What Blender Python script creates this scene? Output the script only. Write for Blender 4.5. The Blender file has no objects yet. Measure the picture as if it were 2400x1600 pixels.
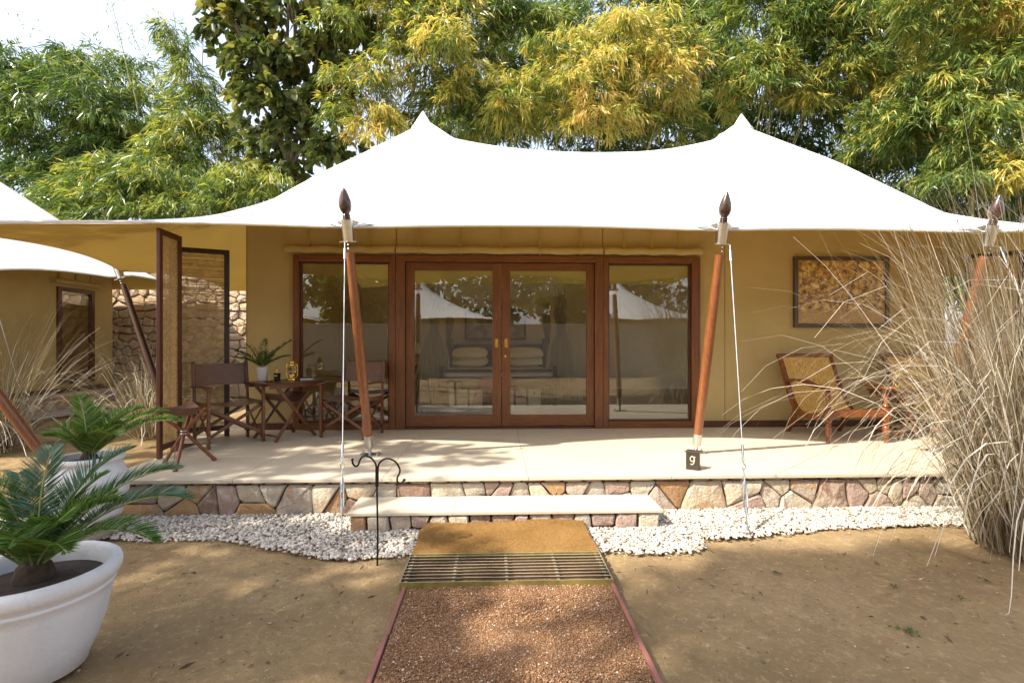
import bpy, math, random
import numpy as np
from mathutils import Vector, Matrix

R = math.radians
PI = math.pi
rnd = random.Random(7)
rng = np.random.default_rng(11)
scene = bpy.context.scene
COL = scene.collection

# ------------------------------------------------------------------ camera, sky, sun, exposure
cam_data = bpy.data.cameras.new('camera')
cam_data.sensor_width = 36.0
cam_data.lens = 17.6
cam_data.clip_start = 0.05
cam_data.clip_end = 600
cam = bpy.data.objects.new('camera', cam_data)
cam.location = (0, 0, 1.44)
cam.rotation_euler = (R(90), 0, R(-2))
COL.objects.link(cam)
scene.camera = cam

SUN_TO = Vector((-1.78, -0.99, 2.14)).normalized()          # direction towards the sun
SUN_EL = math.asin(SUN_TO.z)
world = bpy.data.worlds.new('World')
scene.world = world
world.use_nodes = True
wn = world.node_tree.nodes
wl = world.node_tree.links
wn.clear()
sky = wn.new('ShaderNodeTexSky')
sky.sky_type = 'NISHITA'
sky.sun_disc = False
sky.sun_elevation = SUN_EL
sky.sun_rotation = math.atan2(SUN_TO.x, SUN_TO.y)
sky.air_density = 1.0
sky.dust_density = 4.0
sky.ozone_density = 1.0
bg = wn.new('ShaderNodeBackground')
bg.inputs['Strength'].default_value = 0.15
wo = wn.new('ShaderNodeOutputWorld')
# thin bright haze over the whole sky, a little uneven like high cloud
wtc = wn.new('ShaderNodeTexCoord'); wns = wn.new('ShaderNodeTexNoise'); wns.inputs['Scale'].default_value = 2.2; wns.inputs['Detail'].default_value = 5
wl.new(wtc.outputs['Generated'], wns.inputs['Vector'])
wrp = wn.new('ShaderNodeMapRange'); wrp.inputs['From Min'].default_value = .3; wrp.inputs['From Max'].default_value = .7; wrp.inputs['To Min'].default_value = .25; wrp.inputs['To Max'].default_value = .50
wl.new(wns.outputs['Fac'], wrp.inputs['Value'])
wmx = wn.new('ShaderNodeMix'); wmx.data_type = 'RGBA'
wl.new(wrp.outputs[0], wmx.inputs[0]); wl.new(sky.outputs[0], wmx.inputs[6]); wmx.inputs[7].default_value = (4.2, 4.35, 4.6, 1)
wl.new(wmx.outputs[2], bg.inputs[0])
wl.new(bg.outputs[0], wo.inputs[0])

sun_data = bpy.data.lights.new('sun', 'SUN')
sun_data.energy = 4.0
sun_data.angle = R(0.7)
sun_data.color = (1.0, 0.93, 0.80)
sun = bpy.data.objects.new('sun', sun_data)
sun.rotation_euler = SUN_TO.to_track_quat('Z', 'Y').to_euler()
sun.location = (-20, -10, 25)
COL.objects.link(sun)

vs = scene.view_settings
vs.view_transform = 'Standard'
vs.look = 'None'
vs.exposure = 1.45
vs.gamma = 1.0
vs.use_curve_mapping = False
scene.cycles.max_bounces = 10
scene.cycles.diffuse_bounces = 5
scene.cycles.glossy_bounces = 4
scene.cycles.transparent_max_bounces = 24
scene.cycles.use_denoising = True
scene.cycles.sample_clamp_indirect = 6.0

# ------------------------------------------------------------------ helpers: meshes and objects
class MB:
    """Collects shapes; build() links them as ONE mesh object."""
    def __init__(self):
        self.v = []; self.f = []; self.m = []
    def add(self, vs, fs, m=0):
        o = len(self.v)
        self.v.extend([tuple(p) for p in vs])
        self.f.extend([tuple(i + o for i in f) for f in fs])
        self.m.extend([m] * len(fs))
        return self
    def box(self, c, s, rot=None, m=0):
        c = Vector(c); hx, hy, hz = s[0] / 2, s[1] / 2, s[2] / 2
        M = rot if rot is not None else Matrix.Identity(3)
        P = [c + M @ Vector((x * hx, y * hy, z * hz)) for x in (-1, 1) for y in (-1, 1) for z in (-1, 1)]
        return self.add(P, [(0, 1, 3, 2), (4, 6, 7, 5), (0, 4, 5, 1), (2, 3, 7, 6), (0, 2, 6, 4), (1, 5, 7, 3)], m)
    def bb(self, x0, x1, y0, y1, z0, z1, m=0):
        return self.box(((x0 + x1) / 2, (y0 + y1) / 2, (z0 + z1) / 2), (x1 - x0, y1 - y0, z1 - z0), None, m)
    def bar(self, p0, p1, w, h, up=(0, 0, 1), m=0):
        p0 = Vector(p0); p1 = Vector(p1); d = p1 - p0; L = d.length; d.normalize()
        u = Vector(up); s = d.cross(u)
        if s.length < 1e-4: s = d.cross(Vector((0, 1, 0)))
        s.normalize(); u = s.cross(d)
        M = Matrix((s, d, u)).transposed()
        return self.box((p0 + p1) / 2, (w, L, h), M, m)
    def tube(self, pts, r, n=10, cap=True, m=0, flat=1.0):
        pts = [Vector(p) for p in pts]; K = len(pts)
        rs = r if isinstance(r, (list, tuple)) else [r] * K
        t0 = (pts[1] - pts[0]).normalized()
        ref = Vector((0, 0, 1)) if abs(t0.z) < 0.9 else Vector((1, 0, 0))
        a = t0.cross(ref).normalized()
        V = []
        for i in range(K):
            t = (pts[min(i + 1, K - 1)] - pts[max(i - 1, 0)]).normalized()
            a = (a - t * a.dot(t)).normalized(); b = t.cross(a)
            for j in range(n):
                th = 2 * PI * j / n
                V.append(pts[i] + (a * math.cos(th) + b * math.sin(th) * flat) * rs[i])
        Fs = [(i * n + j, i * n + (j + 1) % n, (i + 1) * n + (j + 1) % n, (i + 1) * n + j) for i in range(K - 1) for j in range(n)]
        if cap:
            Fs.append(tuple(range(n - 1, -1, -1))); Fs.append(tuple((K - 1) * n + j for j in range(n)))
        return self.add(V, Fs, m)
    def lathe(self, prof, o=(0, 0, 0), n=24, rot=None, m=0):
        """prof: list of (radius, height)."""
        o = Vector(o); M = rot if rot is not None else Matrix.Identity(3)
        V = []; K = len(prof)
        for r, z in prof:
            for j in range(n):
                th = 2 * PI * j / n
                V.append(o + M @ Vector((r * math.cos(th), r * math.sin(th), z)))
        Fs = [(i * n + j, i * n + (j + 1) % n, (i + 1) * n + (j + 1) % n, (i + 1) * n + j) for i in range(K - 1) for j in range(n)]
        Fs.append(tuple(range(n - 1, -1, -1))); Fs.append(tuple((K - 1) * n + j for j in range(n)))
        return self.add(V, Fs, m)
    def strip(self, A, B, m=0):
        """a surface between two rows of points"""
        n = len(A)
        return self.add(list(A) + list(B), [(i, i + 1, n + i + 1, n + i) for i in range(n - 1)], m)
    def slab(self, A, B, t, m=0):
        """a closed sheet of thickness vector t between two rows"""
        n = len(A); t = Vector(t)
        A = [Vector(p) for p in A]; B = [Vector(p) for p in B]
        V = A + B + [p + t for p in A] + [p + t for p in B]
        Fs = []
        for i in range(n - 1):
            Fs += [(i, n + i, n + i + 1, i + 1), (2*n + i, 2*n + i + 1, 3*n + i + 1, 3*n + i),
                   (i, i + 1, 2*n + i + 1, 2*n + i), (n + i + 1, n + i, 3*n + i, 3*n + i + 1)]
        Fs += [(0, 2*n, 3*n, n), (n - 1, 2*n - 1, 4*n - 1, 3*n - 1)]
        return self.add(V, Fs, m)
    def build(self, name, mat, parent=None, smooth=35, bevel=0.0, off=False, loc=None):
        v = np.array(self.v, dtype=float)
        if off and parent is not None:
            v = v - np.array(OFF[parent.name])
        if loc is not None:
            v = v - np.array(loc)
        me = bpy.data.meshes.new(name)
        me.from_pydata(v.tolist(), [], self.f)
        mats = mat if isinstance(mat, (list, tuple)) else [mat]
        for k in mats: me.materials.append(k)
        if len(mats) > 1: me.polygons.foreach_set('material_index', self.m)
        if smooth:
            me.polygons.foreach_set('use_smooth', [True] * len(me.polygons))
            me.set_sharp_from_angle(angle=R(smooth))
        me.update()
        return link(name, me, parent, bevel, loc)

OFF = {}
def link(name, me, parent=None, bevel=0.0, loc=None):
    o = bpy.data.objects.new(name, me)
    COL.objects.link(o)
    if parent is not None:
        o.parent = parent
        OFF[o.name] = OFF.get(parent.name, (0, 0, 0))
    else:
        OFF[o.name] = (0, 0, 0)
    if loc is not None:
        o.location = loc
        OFF[o.name] = tuple(loc)
    if bevel:
        b = o.modifiers.new('bevel', 'BEVEL'); b.width = bevel; b.segments = 2; b.limit_method = 'ANGLE'; b.angle_limit = R(40)
    return o

def tag(o, label, cat, group=None):
    o['label'] = label; o['category'] = cat
    if group: o['group'] = group
    return o
def kind(o, k):
    o['kind'] = k
    return o
def thing(name, label, cat, loc=(0, 0, 0), rotz=0.0, group=None):
    o = bpy.data.objects.new(name, None)
    o.empty_display_size = 0.2
    COL.objects.link(o)
    o.location = loc; o.rotation_euler = (0, 0, rotz)
    OFF[o.name] = tuple(loc)
    return tag(o, label, cat, group)
def copy_tree(o, parent=None):
    c = o.copy(); COL.objects.link(c); c.parent = parent
    OFF[c.name] = OFF.get(o.name, (0, 0, 0))
    for ch in list(o.children): copy_tree(ch, c)
    return c
def share(o, name, parent, loc, rot=(0, 0, 0), scale=(1, 1, 1)):
    c = bpy.data.objects.new(name, o.data if not isinstance(o, bpy.types.Mesh) else o)
    COL.objects.link(c); c.parent = parent; c.location = loc; c.rotation_euler = rot; c.scale = scale
    OFF[c.name] = OFF.get(parent.name, (0, 0, 0)) if parent else (0, 0, 0)
    return c

def raw_mesh(name, V, Fl, mat, tint=None, smooth=False):
    """V (n,3); Fl: (m,k) array of equal-sized faces. Fast path for foliage, gravel and grass."""
    V = np.asarray(V, dtype=np.float32); Fl = np.asarray(Fl, dtype=np.int32)
    me = bpy.data.meshes.new(name)
    m, k = Fl.shape
    me.vertices.add(len(V)); me.vertices.foreach_set('co', V.ravel())
    me.loops.add(m * k); me.loops.foreach_set('vertex_index', Fl.ravel())
    me.polygons.add(m)
    me.polygons.foreach_set('loop_start', np.arange(0, m * k, k, dtype=np.int32))
    me.update(calc_edges=True)
    if smooth: me.polygons.foreach_set('use_smooth', np.ones(m, dtype=bool))
    if tint is not None:
        a = me.attributes.new('tint', 'FLOAT', 'FACE')
        a.data.foreach_set('value', np.asarray(tint, dtype=np.float32))
    me.materials.append(mat)
    me.update()
    return me

def unit(a):
    return a / np.maximum(np.linalg.norm(a, axis=-1, keepdims=True), 1e-9)

def leaves(base, d, L, W, tint, fold=0.15, ovate=False, sag=0.25):
    """leaf blades: lance (1 quad folded along its rib) or ovate (2 quads)."""
    base = np.asarray(base); d = unit(np.asarray(d)); n = len(base)
    L = np.broadcast_to(np.asarray(L, dtype=float), (n,))[:, None]; W = np.broadcast_to(np.asarray(W, dtype=float), (n,))[:, None]
    r = rng.normal(size=(n, 3)); side = unit(np.cross(d, r)); nor = np.cross(side, d)
    down = np.array([0, 0, -1.0])
    tip = base + d * L + down * L * sag
    if not ovate:
        mid = base + d * L * 0.42 + down * L * sag * 0.2
        V = np.stack([base, mid - side * W / 2 + nor * W * fold, tip, mid + side * W / 2 + nor * W * fold], 1).reshape(-1, 3)
        i = np.arange(n)[:, None] * 4
        Fq = np.concatenate([i, i + 1, i + 2, i + 3], 1)
        return V, Fq, tint
    m1 = base + d * L * 0.3 + down * L * sag * .1; m2 = base + d * L * 0.72 + down * L * sag * .55
    V = np.stack([base, m1 - side * W * .5 + nor * W * fold, m2 - side * W * .42 + nor * W * fold, tip,
                  m2 + side * W * .42 + nor * W * fold, m1 + side * W * .5 + nor * W * fold], 1).reshape(-1, 3)
    i = np.arange(n)[:, None] * 6
    Fq = np.concatenate([np.concatenate([i, i + 1, i + 2, i + 3], 1), np.concatenate([i, i + 3, i + 4, i + 5], 1)], 0)
    return V, Fq, np.concatenate([tint, tint])

def cat_leaves(parts):
    Vs, Fs, Ts, o = [], [], [], 0
    for V, Fq, T in parts:
        Vs.append(V); Fs.append(Fq + o); Ts.append(T); o += len(V)
    return np.concatenate(Vs), np.concatenate(Fs), np.concatenate(Ts)

def ribbons(Pth, Wd, side, tint):
    """Pth (N,K,3), Wd (N,K), side (N,3) -> quads"""
    N, K, _ = Pth.shape
    off = side[:, None, :] * Wd[:, :, None] / 2
    V = np.concatenate([Pth - off, Pth + off], 1).reshape(-1, 3)
    b = (np.arange(N) * 2 * K)[:, None]; k = np.arange(K - 1)[None, :]
    Fq = np.stack([b + k, b + k + 1, b + K + k + 1, b + K + k], -1).reshape(-1, 4)
    return V, Fq, np.repeat(tint, K - 1)

def spot(px, py, Y):
    """a real place at distance Y in front of the veranda's axis, from where it is seen"""
    a = (px - 1200) / 1173.0; b = -(py - 800) / 1173.0; c, s = math.cos(R(2)), math.sin(R(2))
    dx, dy = a * c + s, c - a * s
    t = Y / dy
    return np.array([dx * t, Y, 1.44 + b * t])

# ------------------------------------------------------------------ helpers: materials
def mat_new(name):
    m = bpy.data.materials.new(name); m.use_nodes = True
    nt = m.node_tree; nt.nodes.clear()
    out = nt.nodes.new('ShaderNodeOutputMaterial'); p = nt.nodes.new('ShaderNodeBsdfPrincipled')
    nt.links.new(p.outputs[0], out.inputs[0])
    return m, nt, p, out
def nd(nt, t, **kw):
    n = nt.nodes.new(t)
    for k, v in kw.items():
        if k in n.inputs: n.inputs[k].default_value = v
        else: setattr(n, k, v)
    return n
def ln(nt, a, b): nt.links.new(a, b)
def coords(nt, scale=(1, 1, 1), rot=(0, 0, 0), kind_='Object'):
    tc = nd(nt, 'ShaderNodeTexCoord'); mp = nd(nt, 'ShaderNodeMapping')
    mp.inputs['Scale'].default_value = scale; mp.inputs['Rotation'].default_value = rot
    ln(nt, tc.outputs[kind_], mp.inputs[0]); return mp.outputs[0]
def noise(nt, vec, scale, detail=4, rough=0.55, dist=0.0):
    n = nd(nt, 'ShaderNodeTexNoise'); n.inputs['Scale'].default_value = scale; n.inputs['Detail'].default_value = detail
    n.inputs['Roughness'].default_value = rough; n.inputs['Distortion'].default_value = dist
    ln(nt, vec, n.inputs['Vector']); return n.outputs['Fac']
def ramp(nt, fac, stops):
    r = nd(nt, 'ShaderNodeValToRGB'); e = r.color_ramp.elements
    while len(e) > 1: e.remove(e[-1])
    e[0].position = stops[0][0]; e[0].color = (*stops[0][1], 1)
    for p, c in stops[1:]:
        k = e.new(p); k.color = (*c, 1)
    ln(nt, fac, r.inputs[0]); return r.outputs[0]
def mixc(nt, fac, a, b, mode='MIX'):
    m = nd(nt, 'ShaderNodeMix'); m.data_type = 'RGBA'; m.blend_type = mode
    for val, idx in ((fac, 0), (a, 6), (b, 7)):
        if isinstance(val, (int, float)): m.inputs[idx].default_value = val
        elif isinstance(val, tuple): m.inputs[idx].default_value = (*val, 1) if len(val) == 3 else val
        else: ln(nt, val, m.inputs[idx])
    return m.outputs[2]
def math_(nt, op, a, b=0.0, clamp=False):
    m = nd(nt, 'ShaderNodeMath'); m.operation = op; m.use_clamp = clamp
    for v, i in ((a, 0), (b, 1)):
        if isinstance(v, (int, float)): m.inputs[i].default_value = v
        else: ln(nt, v, m.inputs[i])
    return m.outputs[0]
def bump(nt, p, h, strength=0.3, dist=0.01):
    b = nd(nt, 'ShaderNodeBump'); b.inputs['Strength'].default_value = strength; b.inputs['Distance'].default_value = dist
    ln(nt, h, b.inputs['Height']); ln(nt, b.outputs[0], p.inputs['Normal'])
def objrand(nt):
    return nd(nt, 'ShaderNodeObjectInfo').outputs['Random']
def sh(c, k): return tuple(min(1, v * k) for v in c)

def m_plain(name, col, rough=0.6, metal=0.0, var=0.15, scale=8.0, bmp=0.0, bscale=60, spec=None):
    m, nt, p, _ = mat_new(name)
    v = coords(nt); f = noise(nt, v, scale, 5)
    ln(nt, ramp(nt, f, [(0.3, sh(col, 1 - var)), (0.7, sh(col, 1 + var))]), p.inputs['Base Color'])
    p.inputs['Roughness'].default_value = rough; p.inputs['Metallic'].default_value = metal
    if spec is not None: p.inputs['Specular IOR Level'].default_value = spec
    if bmp: bump(nt, p, noise(nt, v, bscale, 4), bmp, 0.004)
    return m
def m_wood(name, dark, light, rough=0.35, stretch=(14, 14, 1.2), coat=0.3, wear=0.0):
    m, nt, p, _ = mat_new(name)
    v = coords(nt, stretch)
    f = noise(nt, v, 3.0, 6, 0.6, 0.8); g = noise(nt, v, 14.0, 4, 0.6)
    c = ramp(nt, f, [(0.25, dark), (0.5, tuple((a + b) / 2 for a, b in zip(dark, light))), (0.75, light)])
    c = mixc(nt, math_(nt, 'MULTIPLY', g, 0.55), c, sh(dark, .6))
    big = noise(nt, coords(nt), 2.3, 3)
    c = mixc(nt, math_(nt, 'MULTIPLY', big, 0.35), c, sh(dark, .8))
    if wear:
        ws = noise(nt, coords(nt, (30, 30, 5)), 4.0, 6, 0.7)
        c = mixc(nt, math_(nt, 'MULTIPLY', math_(nt, 'SUBTRACT', ws, 0.63, True), 9 * wear, True), c, (0.50, 0.38, 0.27))
    ln(nt, c, p.inputs['Base Color'])
    rr = math_(nt, 'ADD', math_(nt, 'MULTIPLY', g, 0.25), rough - 0.1)
    ln(nt, rr, p.inputs['Roughness'])
    p.inputs['Coat Weight'].default_value = coat; p.inputs['Coat Roughness'].default_value = 0.18
    bump(nt, p, g, 0.12, 0.003)
    return m
def m_leaf(name, stops, trans=0.35, rough=0.45, attr='tint'):
    m, nt, p, out = mat_new(name)
    a = nd(nt, 'ShaderNodeAttribute'); a.attribute_name = attr
    c = ramp(nt, a.outputs['Fac'], stops)
    ln(nt, c, p.inputs['Base Color']); p.inputs['Roughness'].default_value = rough
    p.inputs['Specular IOR Level'].default_value = 0.35
    t = nd(nt, 'ShaderNodeBsdfTranslucent'); ln(nt, mixc(nt, 1.0, c, (1.0, 0.95, 0.45), 'MULTIPLY'), t.inputs[0])
    mx = nd(nt, 'ShaderNodeMixShader'); mx.inputs[0].default_value = trans
    ln(nt, p.outputs[0], mx.inputs[1]); ln(nt, t.outputs[0], mx.inputs[2]); ln(nt, mx.outputs[0], out.inputs[0])
    return m
def m_cloth(name, col, var=0.06, rough=0.85, weave=900, trans=0.0, folds=0.0):
    m, nt, p, out = mat_new(name)
    v = coords(nt)
    f = noise(nt, v, 1.3, 5)
    c = ramp(nt, f, [(0.3, sh(col, 1 - var)), (0.7, sh(col, 1 + var))])
    ln(nt, c, p.inputs['Base Color']); p.inputs['Roughness'].default_value = rough
    p.inputs['Specular IOR Level'].default_value = 0.2
    h = math_(nt, 'ADD', math_(nt, 'MULTIPLY', noise(nt, v, weave, 2), 0.15), math_(nt, 'MULTIPLY', noise(nt, coords(nt, (1, 1, .35)), 3.5, 3), folds))
    bump(nt, p, h, 0.25, 0.02)
    if trans:
        t = nd(nt, 'ShaderNodeBsdfTranslucent'); ln(nt, c, t.inputs[0])
        mx = nd(nt, 'ShaderNodeMixShader'); mx.inputs[0].default_value = trans
        ln(nt, p.outputs[0], mx.inputs[1]); ln(nt, t.outputs[0], mx.inputs[2]); ln(nt, mx.outputs[0], out.inputs[0])
    return m
def m_stone(name, stops, bscale=22, rough=0.85):
    m, nt, p, _ = mat_new(name)
    v = coords(nt); r = objrand(nt)
    f = noise(nt, v, 7, 6, 0.6, 0.6)
    k = math_(nt, 'ADD', math_(nt, 'MULTIPLY', r, 0.85), math_(nt, 'MULTIPLY', f, 0.22))
    c = ramp(nt, k, stops)
    rust = noise(nt, v, 3.2, 5, 0.7)
    c = mixc(nt, math_(nt, 'MULTIPLY', math_(nt, 'SUBTRACT', rust, 0.52, True), 2.6, True), c, (0.28, 0.15, 0.07))
    fine = noise(nt, v, 45, 6, 0.7)
    c = mixc(nt, math_(nt, 'MULTIPLY', fine, 0.35), c, sh(stops[0][1], .5))
    ln(nt, c, p.inputs['Base Color']); p.inputs['Roughness'].default_value = rough
    bump(nt, p, math_(nt, 'ADD', noise(nt, v, bscale, 8, 0.65), math_(nt, 'MULTIPLY', fine, .3)), 0.9, 0.02)
    return m

# ---- the palette (real-world base colours)
WHITE_CANVAS = m_cloth('white_canvas', (0.80, 0.80, 0.79), 0.03, 0.8, folds=0.25, trans=0.25)
OCHRE = m_cloth('ochre_canvas', (0.44, 0.33, 0.145), 0.09, folds=0.9)
OCHRE_LINING = m_cloth('ochre_lining', (0.52, 0.37, 0.10), 0.05, trans=0.30)
CREAM = m_cloth('cream_canvas', (0.68, 0.60, 0.47), 0.05)
TEAK = m_wood('teak_frame', (0.085, 0.024, 0.006), (0.34, 0.12, 0.022), 0.42, (16, 16, 1.0), 0.08)
TEAK_H = m_wood('teak_rail', (0.085, 0.024, 0.006), (0.34, 0.12, 0.022), 0.42, (1.0, 16, 16), 0.08)
DARK_TEAK = m_wood('dark_teak', (0.05, 0.014, 0.006), (0.15, 0.045, 0.015), 0.35, (16, 16, 1.0))
POLE_WOOD = m_wood('pole_wood', (0.14, 0.042, 0.012), (0.38, 0.13, 0.038), 0.36, (20, 20, .8), 0.3, 0.6)
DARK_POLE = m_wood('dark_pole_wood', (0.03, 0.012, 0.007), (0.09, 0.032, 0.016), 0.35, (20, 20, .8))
FINIAL_WOOD = m_wood('finial_wood', (0.022, 0.009, 0.006), (0.09, 0.034, 0.016), 0.25, (9, 9, 3), 0.5)
CHAIR_WOOD = m_wood('chair_wood', (0.085, 0.023, 0.008), (0.25, 0.078, 0.023), 0.3, (10, 10, 3))
HONEY_WOOD = m_wood('polished_wood', (0.10, 0.024, 0.005), (0.36, 0.105, 0.020), 0.26, (8, 8, 3), 0.25)
LEATHER = m_plain('brown_leather', (0.135, 0.066, 0.033), 0.45, 0, 0.22, 6, 0.15, 180)
STEEL = m_plain('brushed_steel', (0.55, 0.55, 0.54), 0.28, 1.0, 0.1, 30)
CABLE = m_plain('steel_cable', (0.62, 0.62, 0.60), 0.35, 0.9, 0.1, 60)
BRASS = m_plain('brass', (0.72, 0.46, 0.12), 0.22, 1.0, 0.12, 20)
IRON = m_plain('black_iron', (0.012, 0.012, 0.013), 0.42, 0.4, 0.3, 40, 0.1, 120)
def m_limewash():
    m, nt, p, _ = mat_new('white_limewash')
    v = coords(nt); a = noise(nt, v, 3.0, 6, .6); b = noise(nt, v, 11, 7, .7, .6); d = noise(nt, coords(nt, (1, 1, .3)), 9, 5, .65); f = noise(nt, v, 60, 4)
    c = ramp(nt, a, [(.3, (.60, .60, .61)), (.7, (.74, .74, .75))])
    c = mixc(nt, math_(nt, 'MULTIPLY', math_(nt, 'SUBTRACT', b, .58, True), 3.2, True), c, (.42, .40, .37))
    c = mixc(nt, math_(nt, 'MULTIPLY', math_(nt, 'SUBTRACT', d, .60, True), 2.0, True), c, (.50, .46, .40))
    sx = nd(nt, 'ShaderNodeSeparateXYZ'); ln(nt, v, sx.inputs[0])
    splash = math_(nt, 'MULTIPLY', math_(nt, 'SUBTRACT', math_(nt, 'SUBTRACT', .20, math_(nt, 'MULTIPLY', a, .16)), sx.outputs['Z'], True), 7.0, True)
    c = mixc(nt, math_(nt, 'MULTIPLY', splash, math_(nt, 'ADD', b, .2)), c, (.36, .27, .17))
    ln(nt, c, p.inputs['Base Color']); p.inputs['Roughness'].default_value = .8
    bump(nt, p, math_(nt, 'ADD', math_(nt, 'MULTIPLY', f, .3), b), .5, .008)
    return m
WHITE_POT = m_limewash()
WHITE_CERAMIC = m_plain('white_ceramic', (0.74, 0.72, 0.68), 0.4, 0, 0.03)
SOIL = m_plain('dark_soil', (0.035, 0.022, 0.014), 0.95, 0, 0.5, 30, 1.0, 40)
BLACK_GLASS = m_plain('black_candle_glass', (0.012, 0.008, 0.010), 0.2, 0, 0.1)
BARK = m_plain('grey_bark', (0.20, 0.165, 0.125), 0.9, 0, 0.35, 9, 0.8, 24)
CULM = m_plain('bamboo_culm', (0.22, 0.20, 0.08), 0.5, 0, 0.3, 4)
GAP = m_plain('dark_mortar', (0.06, 0.048, 0.037), 0.95, 0, 0.3, 20, 0.5)
STONE = m_stone('quarry_stone', [(0.0, (0.46, 0.38, 0.27)), (0.13, (0.52, 0.45, 0.34)), (0.20, (0.34, 0.23, 0.19)), (0.29, (0.36, 0.25, 0.21)), (0.35, (0.54, 0.46, 0.34)), (0.48, (0.50, 0.43, 0.32)), (0.53, (0.42, 0.24, 0.10)),
                                 (0.60, (0.38, 0.20, 0.08)), (0.65, (0.42, 0.37, 0.31)), (0.76, (0.50, 0.42, 0.30)), (0.81, (0.20, 0.115, 0.085)), (0.87, (0.26, 0.15, 0.10)), (0.91, (0.52, 0.45, 0.35)), (1.0, (0.38, 0.33, 0.28))])
WALL_STONE = m_stone('wall_stone', [(0.0, (0.52, 0.36, 0.21)), (0.3, (0.62, 0.45, 0.27)), (0.6, (0.48, 0.37, 0.27)), (0.8, (0.66, 0.52, 0.35)), (1.0, (0.44, 0.29, 0.17))], 12)

def m_slab():
    m, nt, p, _ = mat_new('pale_stone_slab')
    v = coords(nt, kind_='Object'); 
    f = noise(nt, v, 2.2, 6, 0.6); g = noise(nt, v, 26, 5, 0.6); sp = noise(nt, v, 160, 3)
    c = ramp(nt, f, [(0.3, (0.47, 0.405, 0.305)), (0.7, (0.55, 0.48, 0.37))])
    c = mixc(nt, math_(nt, 'MULTIPLY', g, 0.25), c, (0.46, 0.40, 0.31))
    c = mixc(nt, math_(nt, 'MULTIPLY', math_(nt, 'SUBTRACT', sp, 0.62, True), 2.0, True), c, (0.40, 0.34, 0.26))
    c = mixc(nt, math_(nt, 'MULTIPLY', objrand(nt), 0.22), c, (0.50, 0.44, 0.35))
    ln(nt, c, p.inputs['Base Color'])
    ln(nt, math_(nt, 'ADD', math_(nt, 'MULTIPLY', g, .3), .38), p.inputs['Roughness'])
    bump(nt, p, g, 0.08, 0.004)
    return m
SLAB = m_slab()

def m_ground():
    m, nt, p, _ = mat_new('sandy_earth')
    v = coords(nt, kind_='Object')
    f = noise(nt, v, 0.8, 7, 0.62, 0.4); g = noise(nt, v, 5.5, 7, 0.65); h = noise(nt, v, 70, 5, 0.7); sp = noise(nt, v, 210, 2)
    c = ramp(nt, f, [(0.30, (0.20, 0.135, 0.064)), (0.5, (0.29, 0.202, 0.100)), (0.70, (0.39, 0.285, 0.152))])
    c = mixc(nt, ramp(nt, g, [(0.44, (0, 0, 0)), (0.75, (0.7, 0.7, 0.7))]), c, (0.19, 0.130, 0.072))
    c = mixc(nt, math_(nt, 'MULTIPLY', h, 0.3), c, (0.20, 0.13, 0.065))
    g2 = noise(nt, v, 24, 6, 0.75, 0.5)
    c = mixc(nt, ramp(nt, g2, [(0.44, (0, 0, 0)), (0.70, (0.6, 0.6, 0.6))]), c, (0.20, 0.14, 0.08))
    c = mixc(nt, ramp(nt, g2, [(0.30, (0.6, 0.6, 0.6)), (0.46, (0, 0, 0))]), c, (0.46, 0.35, 0.21))
    c = mixc(nt, math_(nt, 'MULTIPLY', math_(nt, 'SUBTRACT', sp, 0.66, True), 4.0, True), c, (0.42, 0.33, 0.22))
    # thin moss and weeds further off to the left
    gr = noise(nt, v, 2.6, 6, 0.7)
    sx = nd(nt, 'ShaderNodeSeparateXYZ'); ln(nt, v, sx.inputs[0])
    far = math_(nt, 'MULTIPLY', math_(nt, 'SUBTRACT', sx.outputs['Y'], 4.4, True), 0.9, True)
    c = mixc(nt, math_(nt, 'MULTIPLY', math_(nt, 'MULTIPLY', math_(nt, 'SUBTRACT', gr, 0.48, True), 5.0, True), far), c, (0.085, 0.085, 0.028))
    ln(nt, c, p.inputs['Base Color']); p.inputs['Roughness'].default_value = 0.95; p.inputs['Specular IOR Level'].default_value = 0.15
    bump(nt, p, math_(nt, 'ADD', math_(nt, 'ADD', math_(nt, 'MULTIPLY', h, .5), g), math_(nt, 'MULTIPLY', g2, .5)), 0.8, 0.025)
    return m
GROUND = m_ground()

def m_gravelbed(name, cols, sc):
    m, nt, p, _ = mat_new(name)
    v = coords(nt, kind_='Object')
    vo = nd(nt, 'ShaderNodeTexVoronoi'); vo.inputs['Scale'].default_value = sc; ln(nt, v, vo.inputs['Vector'])
    sx = nd(nt, 'ShaderNodeSeparateColor'); ln(nt, vo.outputs['Color'], sx.inputs[0])
    c = ramp(nt, sx.outputs[0], cols)
    big = noise(nt, v, 3.0, 5)
    c = mixc(nt, math_(nt, 'MULTIPLY', big, 0.6), c, sh(cols[0][1], .85))
    ln(nt, c, p.inputs['Base Color']); p.inputs['Roughness'].default_value = 0.9
    h = math_(nt, 'SUBTRACT', 1.0, vo.outputs['Distance'])
    bump(nt, p, math_(nt, 'ADD', h, math_(nt, 'MULTIPLY', big, .5)), 0.9, 0.012)
    return m
PATH_MAT = m_gravelbed('red_grit', [(0.0, (0.19, 0.090, 0.036)), (0.5, (0.29, 0.148, 0.064)), (0.85, (0.37, 0.21, 0.105)), (1.0, (0.50, 0.38, 0.27))], 150)
GREY_GRAVEL = m_gravelbed('pale_gravel', [(0.0, (0.30, 0.26, 0.22)), (0.6, (0.5, 0.45, 0.39)), (1.0, (0.62, 0.58, 0.52))], 34)
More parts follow.
